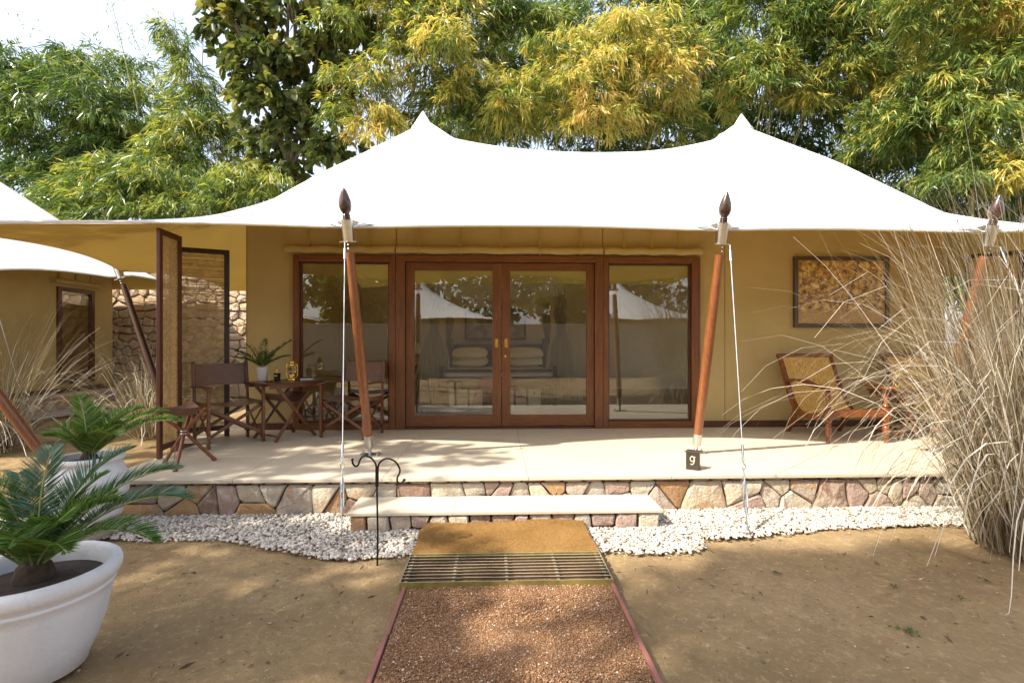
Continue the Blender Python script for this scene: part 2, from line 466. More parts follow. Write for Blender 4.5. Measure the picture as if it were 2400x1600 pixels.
PEBBLE = m_leaf('white_pebble', [(0.0, (0.20, 0.15, 0.10)), (0.2, (0.36, 0.31, 0.25)), (0.45, (0.46, 0.42, 0.36)), (0.8, (0.55, 0.51, 0.45)), (0.93, (0.64, 0.61, 0.56)), (1.0, (0.30, 0.17, 0.09))], 0.0, 0.7)
GRIT = m_leaf('grit_grain', [(0.0, (0.15, 0.07, 0.03)), (0.6, (0.28, 0.14, 0.062)), (0.9, (0.38, 0.23, 0.13)), (1.0, (0.58, 0.49, 0.39))], 0.0, 0.85)
LITTER = m_leaf('ground_litter', [(0.0, (0.07, 0.045, 0.025)), (0.5, (0.24, 0.15, 0.07)), (0.85, (0.42, 0.32, 0.2)), (1.0, (0.55, 0.5, 0.42))], 0.0, 0.85)

def m_glass():
    m, nt, p, out = mat_new('window_glass')
    nt.nodes.remove(p)
    fr = nd(nt, 'ShaderNodeFresnel'); fr.inputs['IOR'].default_value = 1.9
    geo = nd(nt, 'ShaderNodeNewGeometry')
    tr = nd(nt, 'ShaderNodeBsdfTransparent'); tr.inputs[0].default_value = (0.86, 0.88, 0.85, 1)
    gl = nd(nt, 'ShaderNodeBsdfGlossy'); gl.inputs['Roughness'].default_value = 0.0; gl.inputs[0].default_value = (0.95, 0.96, 0.95, 1)
    k = math_(nt, 'MULTIPLY', math_(nt, 'SUBTRACT', 1.0, geo.outputs['Backfacing']), math_(nt, 'MULTIPLY', fr.outputs[0], 1.55, True))
    mx = nd(nt, 'ShaderNodeMixShader'); ln(nt, k, mx.inputs[0]); ln(nt, tr.outputs[0], mx.inputs[1]); ln(nt, gl.outputs[0], mx.inputs[2])
    ln(nt, mx.outputs[0], out.inputs[0])
    return m
GLASS = m_glass()

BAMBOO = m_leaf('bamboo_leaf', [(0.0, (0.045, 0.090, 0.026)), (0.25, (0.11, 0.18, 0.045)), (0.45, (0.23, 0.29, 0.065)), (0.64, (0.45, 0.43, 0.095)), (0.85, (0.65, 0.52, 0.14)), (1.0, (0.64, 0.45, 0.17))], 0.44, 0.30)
BROADLEAF = m_leaf('broad_leaf', [(0.0, (0.040, 0.066, 0.020)), (0.5, (0.10, 0.135, 0.036)), (0.8, (0.20, 0.22, 0.07)), (1.0, (0.32, 0.31, 0.09))], 0.32, 0.36)
CYCAD = m_leaf('cycad_leaf', [(0.0, (0.030, 0.080, 0.020)), (0.5, (0.075, 0.165, 0.032)), (1.0, (0.19, 0.27, 0.05))], 0.3, 0.38)
SKY_TINT_CYCAD = m_leaf('sky_tinted_cycad_leaf', [(0.0, (0.050, 0.105, 0.075)), (0.5, (0.09, 0.17, 0.11)), (1.0, (0.18, 0.25, 0.13))], 0.22, 0.38)  # bluish sky reflection put into the leaf colour of the upper fronds
DRYGRASS = m_leaf('dry_grass', [(0.0, (0.07, 0.048, 0.024)), (0.3, (0.17, 0.125, 0.070)), (0.6, (0.33, 0.27, 0.185)), (0.85, (0.56, 0.50, 0.40)), (1.0, (0.68, 0.64, 0.56))], 0.2, 0.55)
WEED = m_leaf('green_weed', [(0.0, (0.05, 0.09, 0.02)), (1.0, (0.12, 0.17, 0.04))], 0.3, 0.5)
STEM = m_plain('leaf_stem', (0.20, 0.24, 0.06), 0.5, 0, 0.2)

# ================================================================== THE SETTING
FZ = 0.32          # veranda floor above the ground
WY = 6.47          # plane of the tent's front wall
# ---- ground: one sheet, finer near the camera, gently uneven
def make_ground():
    xs = np.concatenate([[-160, -90, -50, -30, -20], np.arange(-14, 14.01, 0.25), [20, 30, 50, 90, 160]])
    ys = np.concatenate([[-160, -90, -50, -30, -18], np.arange(-10, 14.01, 0.25), [20, 30, 50, 90, 160]])
    X, Y = np.meshgrid(xs, ys, indexing='ij')
    Zz = 0.012 * np.sin(X * 1.7 + 0.6) * np.cos(Y * 1.3) + 0.008 * np.sin(X * 4.1 + Y * 2.7) + 0.006 * np.cos(Y * 5.3 - X * 2.2) - 0.016
    Zz[(np.abs(X) > 14.5) | (np.abs(Y) > 14.5)] = -0.02
    n, k = X.shape
    V = np.stack([X, Y, Zz], -1).reshape(-1, 3)
    i = (np.arange(n - 1)[:, None] * k + np.arange(k - 1)[None, :])
    Fq = np.stack([i, i + k, i + k + 1, i + 1], -1).reshape(-1, 4)
    kind(link('ground', raw_mesh('ground', V, Fq, GROUND, smooth=True)), 'structure')
make_ground()

# ---- the red grit path with its edging strips
PX0, PX1 = -0.502, 0.672
mb = MB()
ny = 60
A = [(PX0, -7 + i * (2.93 + 7) / ny, 0.026) for i in range(ny + 1)]
B = [(PX1, -7 + i * (2.93 + 7) / ny, 0.026) for i in range(ny + 1)]
C = [((PX0 + PX1) / 2, -7 + i * (2.93 + 7) / ny, 0.036 + 0.003 * math.sin(i * 1.7)) for i in range(ny + 1)]
mb.strip(C, A); mb.strip(B, C)
path = kind(mb.build('path', PATH_MAT, None, 60), 'structure')
EDGING = m_plain('red_edging_paint', (0.24, 0.095, 0.075), 0.6, 0, 0.25, 5, 0.3, 60)
y = -7.0
L_ = [-7.0, -4.6, -2.2, 0.2, 2.42, 2.90]
for side, x in ((-1, PX0 - 0.014), (1, PX1 + 0.014)):
    for a, b in zip(L_[:-1], L_[1:]):
        e = MB().box((x + rnd.uniform(-.004, .004), (a + b) / 2, 0.015), (0.022, b - a - 0.006, 0.046)).build('edging_strip', EDGING, path, 0, 0.004)
# loose grit grains on the path
def grains(name, n, gen, smin, smax, mat, parent=None, flat=0.7):
    P = gen(n)
    s = rng.uniform(smin, smax, n) * rng.uniform(.7, 1.2, n)
    o = np.array([[1, 0, 0], [-1, 0, 0], [0, 1, 0], [0, -1, 0], [0, 0, 1], [0, 0, -1]], float)
    th = rng.uniform(0, 2 * PI, n); c, si = np.cos(th), np.sin(th)
    sc = rng.uniform(.6, 1.3, (n, 1, 3)); sc[:, :, 2] *= flat
    q = o[None] * sc * s[:, None, None]
    x = q[..., 0] * c[:, None] - q[..., 1] * si[:, None]; y = q[..., 0] * si[:, None] + q[..., 1] * c[:, None]
    V = (np.stack([x, y, q[..., 2]], -1) + P[:, None, :]).reshape(-1, 3)
    f = np.array([[0, 2, 4], [2, 1, 4], [1, 3, 4], [3, 0, 4], [2, 0, 5], [1, 2, 5], [3, 1, 5], [0, 3, 5]])
    Fq = (f[None] + (np.arange(n) * 6)[:, None, None]).reshape(-1, 3)
    return kind(link(name, raw_mesh(name, V, Fq, mat, np.repeat(rng.uniform(0, 1, n) ** 1.3, 8)), parent), 'stuff')
def gpath(n):
    x = rng.uniform(PX0 + .01, PX1 - .01, n); y = 1.3 + 1.65 * rng.uniform(0, 1, n)
    z = 0.03 + 0.008 * (1 - np.abs((x - .085) / .59)) 
    return np.stack([x, y, z], -1)
grains('grit', 21000, gpath, 0.0022, 0.0070, GRIT, path)

# ---- irregular stones fitted into a rectangle
def clip(poly, nx, ny_, d):
    """keep the part of a convex polygon with nx*x+ny*y <= d"""
    out = []
    for i in range(len(poly)):
        p, q = poly[i], poly[(i + 1) % len(poly)]
        a = nx * p[0] + ny_ * p[1] - d; b = nx * q[0] + ny_ * q[1] - d
        if a <= 0: out.append(p)
        if (a < 0 < b) or (b < 0 < a):
            t = a / (a - b); out.append((p[0] + t * (q[0] - p[0]), p[1] + t * (q[1] - p[1])))
    return out
def cells(W, H, pts, gap, ax=1.0):
    res = []
    for i, (x, y) in enumerate(pts):
        poly = [(gap / 2, gap / 2), (W - gap / 2, gap / 2), (W - gap / 2, H - gap / 2), (gap / 2, H - gap / 2)]
        for j, (a, b) in enumerate(pts):
            if i == j or abs(a - x) > 1.3: continue
            dx, dy = (a - x) * ax * ax, (b - y)
            ln_ = math.hypot(dx, dy)
            if ln_ < 1e-6: continue
            mx_, my_ = (a + x) / 2, (b + y) / 2
            poly = clip(poly, dx / ln_, dy / ln_, (dx * mx_ + dy * my_) / ln_ - gap / 2)
            if len(poly) < 3: break
        if len(poly) >= 3:
            area = abs(sum(poly[k][0] * poly[(k + 1) % len(poly)][1] - poly[(k + 1) % len(poly)][0] * poly[k][1] for k in range(len(poly)))) / 2
            if area > 0.0006: res.append(poly)
    return res
def stone_face(parent, O, U, N, W, H, pts, gap, depth, mat, ax=1.0, name='stone'):
    """O: lower-left corner, U: unit vector along, N: outward normal, stones stand proud of the plane by about depth"""
    O = Vector(O); U = Vector(U); N = Vector(N); Zv = Vector((0, 0, 1))
    for poly in cells(W, H, pts, gap, ax):
        cx = sum(p[0] for p in poly) / len(poly); cy = sum(p[1] for p in poly) / len(poly)
        # knock the corners off
        q0 = []
        for i in range(len(poly)):
            o_, a, b = poly[i - 1], poly[i], poly[(i + 1) % len(poly)]
            l1 = math.hypot(o_[0] - a[0], o_[1] - a[1]); l2 = math.hypot(b[0] - a[0], b[1] - a[1])
            t1, t2 = min(.4, rnd.uniform(.003, .028) / max(l1, 1e-4)), min(.4, rnd.uniform(.003, .028) / max(l2, 1e-4))
            q0 += [(a[0] + (o_[0] - a[0]) * t1, a[1] + (o_[1] - a[1]) * t1), (a[0] + (b[0] - a[0]) * t2, a[1] + (b[1] - a[1]) * t2)]
        poly = q0
        # split long edges and jitter them, so outlines are broken rather than ruled
        q = []
        for i in range(len(poly)):
            a, b = poly[i], poly[(i + 1) % len(poly)]
            q.append(a)
            if math.hypot(b[0] - a[0], b[1] - a[1]) > 0.07:
                t = rnd.uniform(.35, .65); k = rnd.uniform(-.02, .07)
                mx_, my_ = a[0] + t * (b[0] - a[0]), a[1] + t * (b[1] - a[1])
                q.append((mx_ + (cx - mx_) * k, my_ + (cy - my_) * k))
        n = len(q); dp = depth * rnd.uniform(.45, 1.25)
        V = []
        for (px, py) in q: V.append((px - cx, py - cy, -0.05))
        for (px, py) in q: V.append((px - cx, py - cy, dp * rnd.uniform(.3, .7)))
        for (px, py) in q: V.append(((px - cx) * rnd.uniform(.78, .9), (py - cy) * rnd.uniform(.76, .9), dp * rnd.uniform(.8, 1.12)))
        V.append((rnd.uniform(-.01, .01), rnd.uniform(-.01, .01), dp * rnd.uniform(.95, 1.25)))
        Fs = []
        for i in range(n):
            j = (i + 1) % n
            Fs += [(i, j, n + j, n + i), (n + i, n + j, 2*n + j, 2*n + i), (2*n + i, 2*n + j, 3*n)]
        loc = O + U * cx + Zv * cy
        m = MB(); m.add([U * a + Zv * b + N * c for a, b, c in V], Fs)
        o = m.build(name, mat, parent, 28)
        o.location = Vector(loc) - Vector(OFF[parent.name])

# ---- the veranda floor: stone plinth, pale slabs
VX0, VX1, VY0 = -3.25, 5.1, 4.13
veranda = kind(MB().bb(VX0 + .03, VX1 - .03, VY0 + .06, 12.2, -0.1, FZ - .03).bb(-3.67, VX0 + .0295, 5.80, 12.2, -.1, FZ - .03).build('veranda', GAP, None, 0), 'structure')
xs_ = [VX0, -2.12, -0.92, 0.28, 1.48, 2.68, 3.88, VX1]
ys_ = [VY0 - 0.0, 4.98, 5.92, WY + .12]
for a, b in zip(xs_[:-1], xs_[1:]):
    for c, d in zip(ys_[:-1], ys_[1:]):
        o = MB().bb(-(b - a) / 2 + .0018, (b - a) / 2 - .0018, -(d - c) / 2 + .0018, (d - c) / 2 - .0018, -.028, 0).build('slab', SLAB, veranda, 0, 0.002)
        o.location = ((a + b) / 2, (c + d) / 2, FZ)
for a, b, c, d in ((VX1, 6.9, 4.9, 5.92), (VX1, 6.9, 5.92, 6.59), (-3.69, VX0, 5.76, 6.59)):
    o = MB().bb(-(b - a) / 2 + .0012, (b - a) / 2 - .0012, -(d - c) / 2 + .0012, (d - c) / 2 - .0012, -.028, 0).build('slab', SLAB, veranda, 0, 0.002)
    o.location = ((a + b) / 2, (c + d) / 2, FZ)
MB().bb(VX1 - .03, 6.88, 4.95, 6.6, -.1, FZ - .03).build('plinth_core', GAP, veranda, 0)
# front stones: a big irregular course with chips let in under the slab edge
def stone_points(W, H, step, seed):
    r = random.Random(seed); pts = []; x = r.uniform(.05, .1)
    while x < W - .03:
        w = step * r.uniform(.55, 1.45)
        k = r.random()
        if k < .34: pts.append((x + w / 2, H * r.uniform(.44, .58)))
        elif k < .8:
            pts.append((x + w / 2 + r.uniform(-.05, .05), H * r.uniform(.70, .8))); pts.append((x + w / 2 + r.uniform(-.05, .05), H * r.uniform(.2, .3)))
            if r.random() < .4: pts.append((x + w * r.uniform(.0, 1), H * r.uniform(.45, .55)))
        else:
            for k2 in range(2): pts.append((x + w * (.25 + .5 * k2), H * r.uniform(.78, .86)))
            pts.append((x + w / 2, H * r.uniform(.25, .38)))
        if r.random() < .6: pts.append((x + w + r.uniform(-.02, .02), H * r.uniform(.5, .98)))
        x += w
    return pts
Wf = VX1 - VX0 - .08
stone_face(veranda, (VX0 + .04, VY0 + .06, -0.02), (1, 0, 0), (0, -1, 0), Wf, 0.285, stone_points(Wf, .285, .34, 5), .006, .034, STONE)
chips = [(k * .16 + rnd.uniform(-.05, .05), .012) for k in range(int(Wf / .16))]
stone_face(veranda, (VX0 + .04, VY0 + .06, 0.262), (1, 0, 0), (0, -1, 0), Wf, 0.026, chips, .012, .022, STONE)
stone_face(veranda, (VX0 + .03, 6.4, -0.02), (0, -1, 0), (-1, 0, 0), 2.2, 0.31, stone_points(2.2, .31, .26, 8), .012, .03, STONE)

# ---- the step in front of it
SX0, SX1, SY0, SZ = -1.10, 1.28, 3.755, 0.164
step = kind(MB().bb(SX0 + .08, SX1 - .08, SY0 + .12, VY0 + .04, -.1, SZ - .024).build('step', GAP, None, 0), 'structure')
for a, b in ((SX0, -.31), (-.31, .48), (.48, SX1)):
    o = MB().bb(-(b - a) / 2 + .001, (b - a) / 2 - .001, 0, VY0 + .015 - SY0, -.022, 0).build('slab', SLAB, step, 0, 0.002)
    o.location = ((a + b) / 2, SY0, SZ)
stone_face(step, (SX0 + .02, SY0 + .036, -.03), (1, 0, 0), (0, -1, 0), SX1 - SX0 - .04, .17,
           [(x + rnd.uniform(-.04, .04), .085 + rnd.uniform(-.02, .03)) for x in np.arange(.06, SX1 - SX0 - .12, .155)] + [(x, .02) for x in (.5, 1.1, 1.9)], .012, .03, STONE)
stone_face(step, (SX1 - .085, SY0 + .10, -.03), (0, 1, 0), (1, 0, 0), .26, .17, [(.07, .09), (.19, .08)], .012, .03, STONE)
stone_face(step, (SX0 + .085, SY0 + .36, -.03), (0, -1, 0), (-1, 0, 0), .26, .17, [(.07, .09), (.19, .08)], .012, .03, STONE)

# ---- white pebbles along the plinth
EDGE = [(-4.0, 3.98), (-3.4, 3.86), (-3.02, 3.80), (-2.5, 3.70), (-2.0, 3.71), (-1.72, 3.62), (-1.49, 3.52), (-1.28, 3.42), (-1.08, 3.345), (-.8, 3.35), (-.56, 3.40), (-.4, 3.45), (.55, 3.45),
        (.735, 3.43), (1.08, 3.37), (1.38, 3.40), (1.50, 3.46), (1.44, 3.60), (1.6, 3.63), (1.8, 3.615), (2.2, 3.69), (2.55, 3.755), (3.1, 3.80), (3.64, 3.82), (4.4, 3.84), (5.2, 3.9)]
EX = np.array([p[0] for p in EDGE]); EY = np.array([p[1] for p in EDGE])
def ginside(n):
    P = []
    while len(P) < n:
        x = rng.uniform(-4.0, 5.1, 6000); y = rng.uniform(3.3, 4.16, 6000)
        e = np.interp(x, EX, EY) + rng.normal(0, .022, 6000)
        ok = (y > e) & ~((x > SX0 + .04) & (x < SX1 - .04) & (y > SY0 + .03)) & ~((x > -.50) & (x < .66) & (y < 3.72))
        ok &= ~((x < VX0) & (y > 4.10) & (x < -3.6))
        P += list(zip(x[ok], y[ok], e[ok]))
    P = np.array(P[:n])
    d = np.clip((P[:, 1] - P[:, 2]) / .22, 0, 1)
    z = 0.006 + 0.028 * d * rng.uniform(.4, 1.0, n)
    return np.stack([P[:, 0], P[:, 1], z], -1)
def pebbles(name, n, gen, smin, smax, mat):
    t = (1 + 5 ** .5) / 2
    ico = np.array([[-1, t, 0], [1, t, 0], [-1, -t, 0], [1, -t, 0], [0, -1, t], [0, 1, t], [0, -1, -t], [0, 1, -t], [t, 0, -1], [t, 0, 1], [-t, 0, -1], [-t, 0, 1]]) / math.hypot(1, t)
    f = np.array([[0, 11, 5], [0, 5, 1], [0, 1, 7], [0, 7, 10], [0, 10, 11], [1, 5, 9], [5, 11, 4], [11, 10, 2], [10, 7, 6], [7, 1, 8], [3, 9, 4], [3, 4, 2], [3, 2, 6], [3, 6, 8], [3, 8, 9], [4, 9, 5], [2, 4, 11], [6, 2, 10], [8, 6, 7], [9, 8, 1]])
    P = gen(n)
    q = ico[None] * rng.uniform(.78, 1.15, (n, 12, 1)) * np.stack([rng.uniform(.8, 1.35, n), rng.uniform(.65, 1.0, n), rng.uniform(.42, .7, n)], -1)[:, None, :] * rng.uniform(smin, smax, n)[:, None, None]
    a, b = rng.uniform(0, 2 * PI, n), rng.normal(0, .35, n)
    ca, sa, cb, sb = np.cos(a)[:, None], np.sin(a)[:, None], np.cos(b)[:, None], np.sin(b)[:, None]
    x, y, z = q[..., 0], q[..., 1], q[..., 2]
    y, z = y * cb - z * sb, y * sb + z * cb
    x, y = x * ca - y * sa, x * sa + y * ca
    V = (np.stack([x, y, z], -1) + P[:, None, :]).reshape(-1, 3)
    Fq = (f[None] + (np.arange(n) * 12)[:, None, None]).reshape(-1, 3)
    return kind(link(name, raw_mesh(name, V, Fq, mat, np.repeat(rng.uniform(0, 1, n), 20), smooth=False)), 'stuff')
pebbles('gravel', 17500, ginside, 0.008, 0.0185, PEBBLE)
# a thin bed under the pebbles
mb = MB()
A = [(x, y + .05, .004) for x, y in EDGE]; B = [(x, max(4.2, y + .06), .012) for x, y in EDGE]
mb.strip(A, B)
bed = kind(mb.build('gravel_bed', m_plain('gravel_bed_earth', (0.36, 0.30, 0.23), .95, 0, .4, 40, .6, 60), None, 60), 'stuff')

# ---- bits on the bare earth: litter, tiny weeds
def glit(n):
    x = rng.uniform(-4, 5, n); y = rng.uniform(1.2, 3.8, n)
    return np.stack([x, y, np.full(n, .001)], -1)
grains('ground_litter', 4200, glit, 0.0022, 0.0085, LITTER, None, .4)
n = 460
P = np.stack([rng.uniform(-3, 4.2, n), rng.uniform(1.3, 3.6, n), np.full(n, .006)], -1)
a = rng.uniform(0, 2 * PI, n)
V, Fq, T = leaves(P, np.stack([np.cos(a), np.sin(a), np.full(n, .08)], -1), rng.uniform(.015, .075, n), rng.uniform(.004, .018, n), rng.uniform(0, .8, n), sag=0.0)
kind(link('fallen_leaves', raw_mesh('fallen_leaves', V, Fq, LITTER, T)), 'stuff')
parts = []
for wx, wy, s in ((2.05, 2.42, 1.0), (2.35, 2.85, .6), (2.62, 2.72, .6), (1.75, 3.05, .6), (3.05, 2.55, .7), (2.95, 2.9, .6), (3.4, 2.75, .8), (1.45, 2.75, .4), (2.5, 2.1, .5), (-1.3, 3.0, .3), (3.0, 1.95, 1.1), (1.2, 2.2, .35), (-3.6, 4.6, 1.2), (-4.2, 5.0, 1.6), (-3.8, 5.4, 1.4), (-4.6, 5.8, 1.7), (-5.2, 6.4, 1.5)):
    k = 26
    a = rng.uniform(0, 2 * PI, k); p = np.stack([wx + rng.normal(0, .022 * s, k), wy + rng.normal(0, .022 * s, k), np.full(k, .004)], -1)
    parts.append(leaves(p, np.stack([np.cos(a), np.sin(a), rng.uniform(.2, 1.1, k)], -1), rng.uniform(.018, .05, k) * s, rng.uniform(.006, .014, k) * s, rng.uniform(0, 1, k), sag=.3))
V, Fq, T = cat_leaves(parts)
kind(link('weeds', raw_mesh('weeds', V, Fq, WEED, T)), 'stuff')

# ================================================================== THE TENTS
def arch(u, posts, inward, rise):
    """scalloped edge: 0 at the posts, 1 between them"""
    o = np.zeros_like(u)
    for a, b in zip(posts[:-1], posts[1:]):
        m = (u >= a) & (u <= b); s = (u[m] - a) / (b - a); o[m] = 4 * s * (1 - s) * min(1.0, (b - a) / 3.2)
    return o * inward, o * rise
def membrane(x0, x1, y0, y1, fx, sy, zf, lines, nx=150, ny=100, inward=.3, rise=.10, its=2600, peaks=()):
    """a tensioned roof over a rectangle; fx/sy post positions along x and y; zf(x,y) edge height; lines: fixed 3D curves (ridge, hips)"""
    u = np.linspace(x0, x1, nx); v = np.linspace(y0, y1, ny)
    X, Y = np.meshgrid(u, v, indexing='ij')
    Zg = np.full((nx, ny), 3.0); fix = np.zeros((nx, ny), bool)
    fi, fr = arch(u, fx, inward, rise); si, sr = arch(v, sy, inward, rise)
    Zg[:, 0] = zf(u, y0) + fr; Zg[:, -1] = zf(u, y1) + fr; Zg[0, :] = zf(x0, v) + sr; Zg[-1, :] = zf(x1, v) + sr
    fix[:, 0] = fix[:, -1] = True; fix[0, :] = fix[-1, :] = True
    for Lc in lines:
        Lc = np.array(Lc); t = np.linspace(0, len(Lc) - 1, 600)
        p = np.stack([np.interp(t, np.arange(len(Lc)), Lc[:, k]) for k in range(3)], -1)
        ix = np.clip(np.round((p[:, 0] - x0) / (x1 - x0) * (nx - 1)).astype(int), 0, nx - 1)
        iy = np.clip(np.round((p[:, 1] - y0) / (y1 - y0) * (ny - 1)).astype(int), 0, ny - 1)
        inner = (ix > 0) & (ix < nx - 1) & (iy > 0) & (iy < ny - 1)
        Zg[ix[inner], iy[inner]] = p[inner, 2]; fix[ix[inner], iy[inner]] = True
    free = ~fix
    for _ in range(its):
        a = Zg.copy(); a[1:-1, 1:-1] = (Zg[2:, 1:-1] + Zg[:-2, 1:-1] + Zg[1:-1, 2:] + Zg[1:-1, :-2]) / 4
        Zg[free] = Zg[free] + 1.0 * (a[free] - Zg[free])
    edge = np.zeros_like(fix); edge[:, 0] = edge[:, -1] = True; edge[0, :] = edge[-1, :] = True
    pk_ = Zg.argmax(); keep = Zg > Zg.max() - .10
    for _ in range(4):
        a = Zg.copy(); a[1:-1, 1:-1] = (Zg[2:, 1:-1] + Zg[:-2, 1:-1] + Zg[1:-1, 2:] + Zg[1:-1, :-2]) / 4
        Zg[~edge & ~keep] = a[~edge & ~keep]
    for cx_, cy_, cz_ in peaks:
        Zg = np.maximum(Zg, cz_ + .11 - .72 * np.hypot(X - cx_, Y - cy_))
    s = ((Y - y0) / (y1 - y0)); w = ((X - x0) / (x1 - x0))
    Y2 = Y + fi[:, None] * (1 - s) ** 3 - fi[:, None] * s ** 3
    X2 = X + si[None, :] * (1 - w) ** 3 - si[None, :] * w ** 3
    return X2, Y2, Zg
def grid_mesh(name, X, Y, Z, mat, parent, dz=0.0):
    n, k = X.shape
    V = np.stack([X, Y, Z + dz], -1).reshape(-1, 3) - np.array(OFF[parent.name])
    i = (np.arange(n - 1)[:, None] * k + np.arange(k - 1)[None, :])
    Fq = np.stack([i, i + k, i + k + 1, i + 1], -1).reshape(-1, 4)
    return link(name, raw_mesh(name, V, Fq, mat, smooth=True), parent)
def hems(X, Y, Z, parent):
    b = [np.stack([X[:, 0], Y[:, 0], Z[:, 0]], -1), np.stack([X[:, -1], Y[:, -1], Z[:, -1]], -1), np.stack([X[0], Y[0], Z[0]], -1), np.stack([X[-1], Y[-1], Z[-1]], -1)]
    for r in b:
        MB().tube([tuple(p - np.array([0, 0, .015])) for p in r[::2]], .012, 6).build('hem', WHITE_CANVAS, parent, 40, off=True)

CX0, CX1, CY0, CY1 = -5.30, 8.0, 4.45, 12.75
PKL, PKR = (-1.22, 8.6, 5.10), (4.31, 8.6, 5.14)
def bow(p, q, zs):
    """a 3D curve from p to q whose heights are the listed ones at even steps"""
    n = len(zs)
    return [(p[0] + (q[0] - p[0]) * i / (n - 1), p[1] + (q[1] - p[1]) * i / (n - 1), zs[i]) for i in range(n)]
hipz = [5.10, 4.64, 4.26, 3.88, 3.53, 3.23, 2.97, 2.76, 2.61, 2.51, 2.46]
lines = [bow(PKL, PKR, [5.10, 4.93, 4.83, 4.77, 4.735, 4.72, 4.725, 4.75, 4.82, 4.95, 5.14]),
         bow(PKL, (CX0, CY0), hipz), bow(PKR, (CX1, CY0), hipz), bow(PKL, (CX0, CY1), hipz), bow(PKR, (CX1, CY1), hipz)]
FP = [CX0, -1.27, 2.03, 4.50, CX1]
SP = [CY0, 7.28, 10.0, CY1]
TX, TY, TZ = membrane(CX0, CX1, CY0, CY1, FP, SP, lambda x, y: 2.46 + 0 * x + 0 * y, lines, nx=190, ny=120, peaks=(PKL, PKR))
def roof_z(x, y):
    nx, ny = TZ.shape
    fi = float(arch(np.array([x]), FP, .3, 0)[0][0]); s = (y - CY0) / (CY1 - CY0); y = y - fi * (1 - s) ** 3
    a = (x - CX0) / (CX1 - CX0) * (nx - 1); b = (y - CY0) / (CY1 - CY0) * (ny - 1)
    i = int(max(0, min(nx - 2, math.floor(a)))); j = int(max(0, min(ny - 2, math.floor(b)))); f, g = a - i, b - j
    return TZ[i, j] * (1-f) * (1-g) + TZ[i+1, j] * f * (1-g) + TZ[i, j+1] * (1-f) * g + TZ[i+1, j+1] * f * g

tent = thing('safari_tent', 'large ochre safari tent with white peaked canopy and glazed teak doors on the veranda', 'tent', (1.4, 6.5, FZ))
canopy = grid_mesh('canopy', TX, TY, TZ, WHITE_CANVAS, tent)
grid_mesh('lining', TX, TY, TZ, OCHRE_LINING, canopy, -0.035)
hems(TX, TY, TZ, canopy)
CAPWHITE = m_cloth('cap_canvas', (0.62, 0.61, 0.58), 0.05)
for pk in (PKL, PKR):
    cap = MB().lathe([(.20, -.06), (.192, -.03), (.186, -.0), (.174, .01), (.112, .12), (.055, .215), (.012, .285), (.002, .29)], (pk[0], pk[1], pk[2] - .02), 28).build('peak_cap', CAPWHITE, tent, 50, off=True)
    MB().lathe([(.19, 0), (.194, .004), (.194, .012), (.186, .016)], (pk[0], pk[1], pk[2] - .035), 28).build('cap_band', CAPWHITE, cap, 40, off=True)

# walls of the room: front panels, sides, back, all hung from the roof
RX0, RX1, RY1 = -3.15, 6.0, 11.9
DX0, DX1, DZ1 = -2.548, 2.672, 2.54
def wall_panel(name, p0, p1, z0, mat, t=.02, step=.25, z1=None):
    p0 = Vector(p0); p1 = Vector(p1); d = (p1 - p0); n = max(2, int(d.length / step) + 1); nrm = Vector((-d.y, d.x)).normalized() * t
    A, B = [], []
    for i in range(n + 1):
        p = p0 + d * i / n
        A.append((p.x, p.y, z0)); B.append((p.x, p.y, (roof_z(p.x, p.y) - .09) if z1 is None else z1))
    mb = MB(); mb.slab(A, B, (nrm.x, nrm.y, 0))
    return mb.build(name, mat, tent, 30, off=True)
SEAM = m_plain('canvas_seam', (0.30, 0.19, 0.055), .9, 0, .1)
wall_panel('wall_panel', (RX0, WY), (DX0 - .0015, WY), FZ, OCHRE)
wall_panel('wall_panel', (DX0, WY), (DX1, WY), DZ1 - .02, OCHRE)
wall_panel('wall_panel', (DX1 + .0015, WY), (RX1, WY), FZ, OCHRE)
for x, z0 in ((-2.63, 2.6), (-1.253, 2.6), (.42, 2.62), (1.40, 2.6), (3.02, FZ + .1), (5.45, FZ + .1), (-3.146, FZ)):
    MB().bb(x - .004, x + .004, WY - .0045, WY - .0005, z0, roof_z(x, WY) - .06).build('wall_seam', SEAM, tent, 0, off=True)
# side walls, each with an unseen window added to light the room
def side_wall(x, sgn):
    ya, yb = (6.7, 7.9) if sgn < 0 else (6.8, 11.6)
    for a, b, z0, z1 in ((WY + .021, ya, FZ, None), (ya, yb, FZ, .5), (ya, yb, 2.6, None), (yb, RY1, FZ, None)):
        wall_panel('wall_panel', (x, a), (x, b), z0, OCHRE, .02 * sgn, .25, z1)
    w = MB()
    w.bb(x - .04, x + .04, ya, ya + .07, .5, 2.6).bb(x - .04, x + .04, yb - .07, yb, .5, 2.6).bb(x - .04, x + .04, ya + .07, yb - .07, .5, .56).bb(x - .04, x + .04, ya + .07, yb - .07, 2.54, 2.6)
    wf = w.build('side_window', TEAK, tent, 0, .004, off=True)
    q = [(x, ya + .07, .56), (x, yb - .07, .56), (x, yb - .07, 2.54), (x, ya + .07, 2.54)]
    MB().add(q if sgn > 0 else q[::-1], [(0, 1, 2, 3)]).build('pane', GLASS, wf, 0, off=True)
side_wall(RX0, -1); side_wall(RX1, 1)
wall_panel('wall_panel', (RX0 - .02, RY1), (RX1 + .02, RY1), FZ, CREAM)
for a, b in ((RX0 - .015, DX0 - .004), (DX1 + .004, RX1)):
    MB().bb(a, b, WY - .025, WY - .001, FZ, FZ + .085).build('baseboard', DARK_TEAK, tent, 0, .004, off=True)
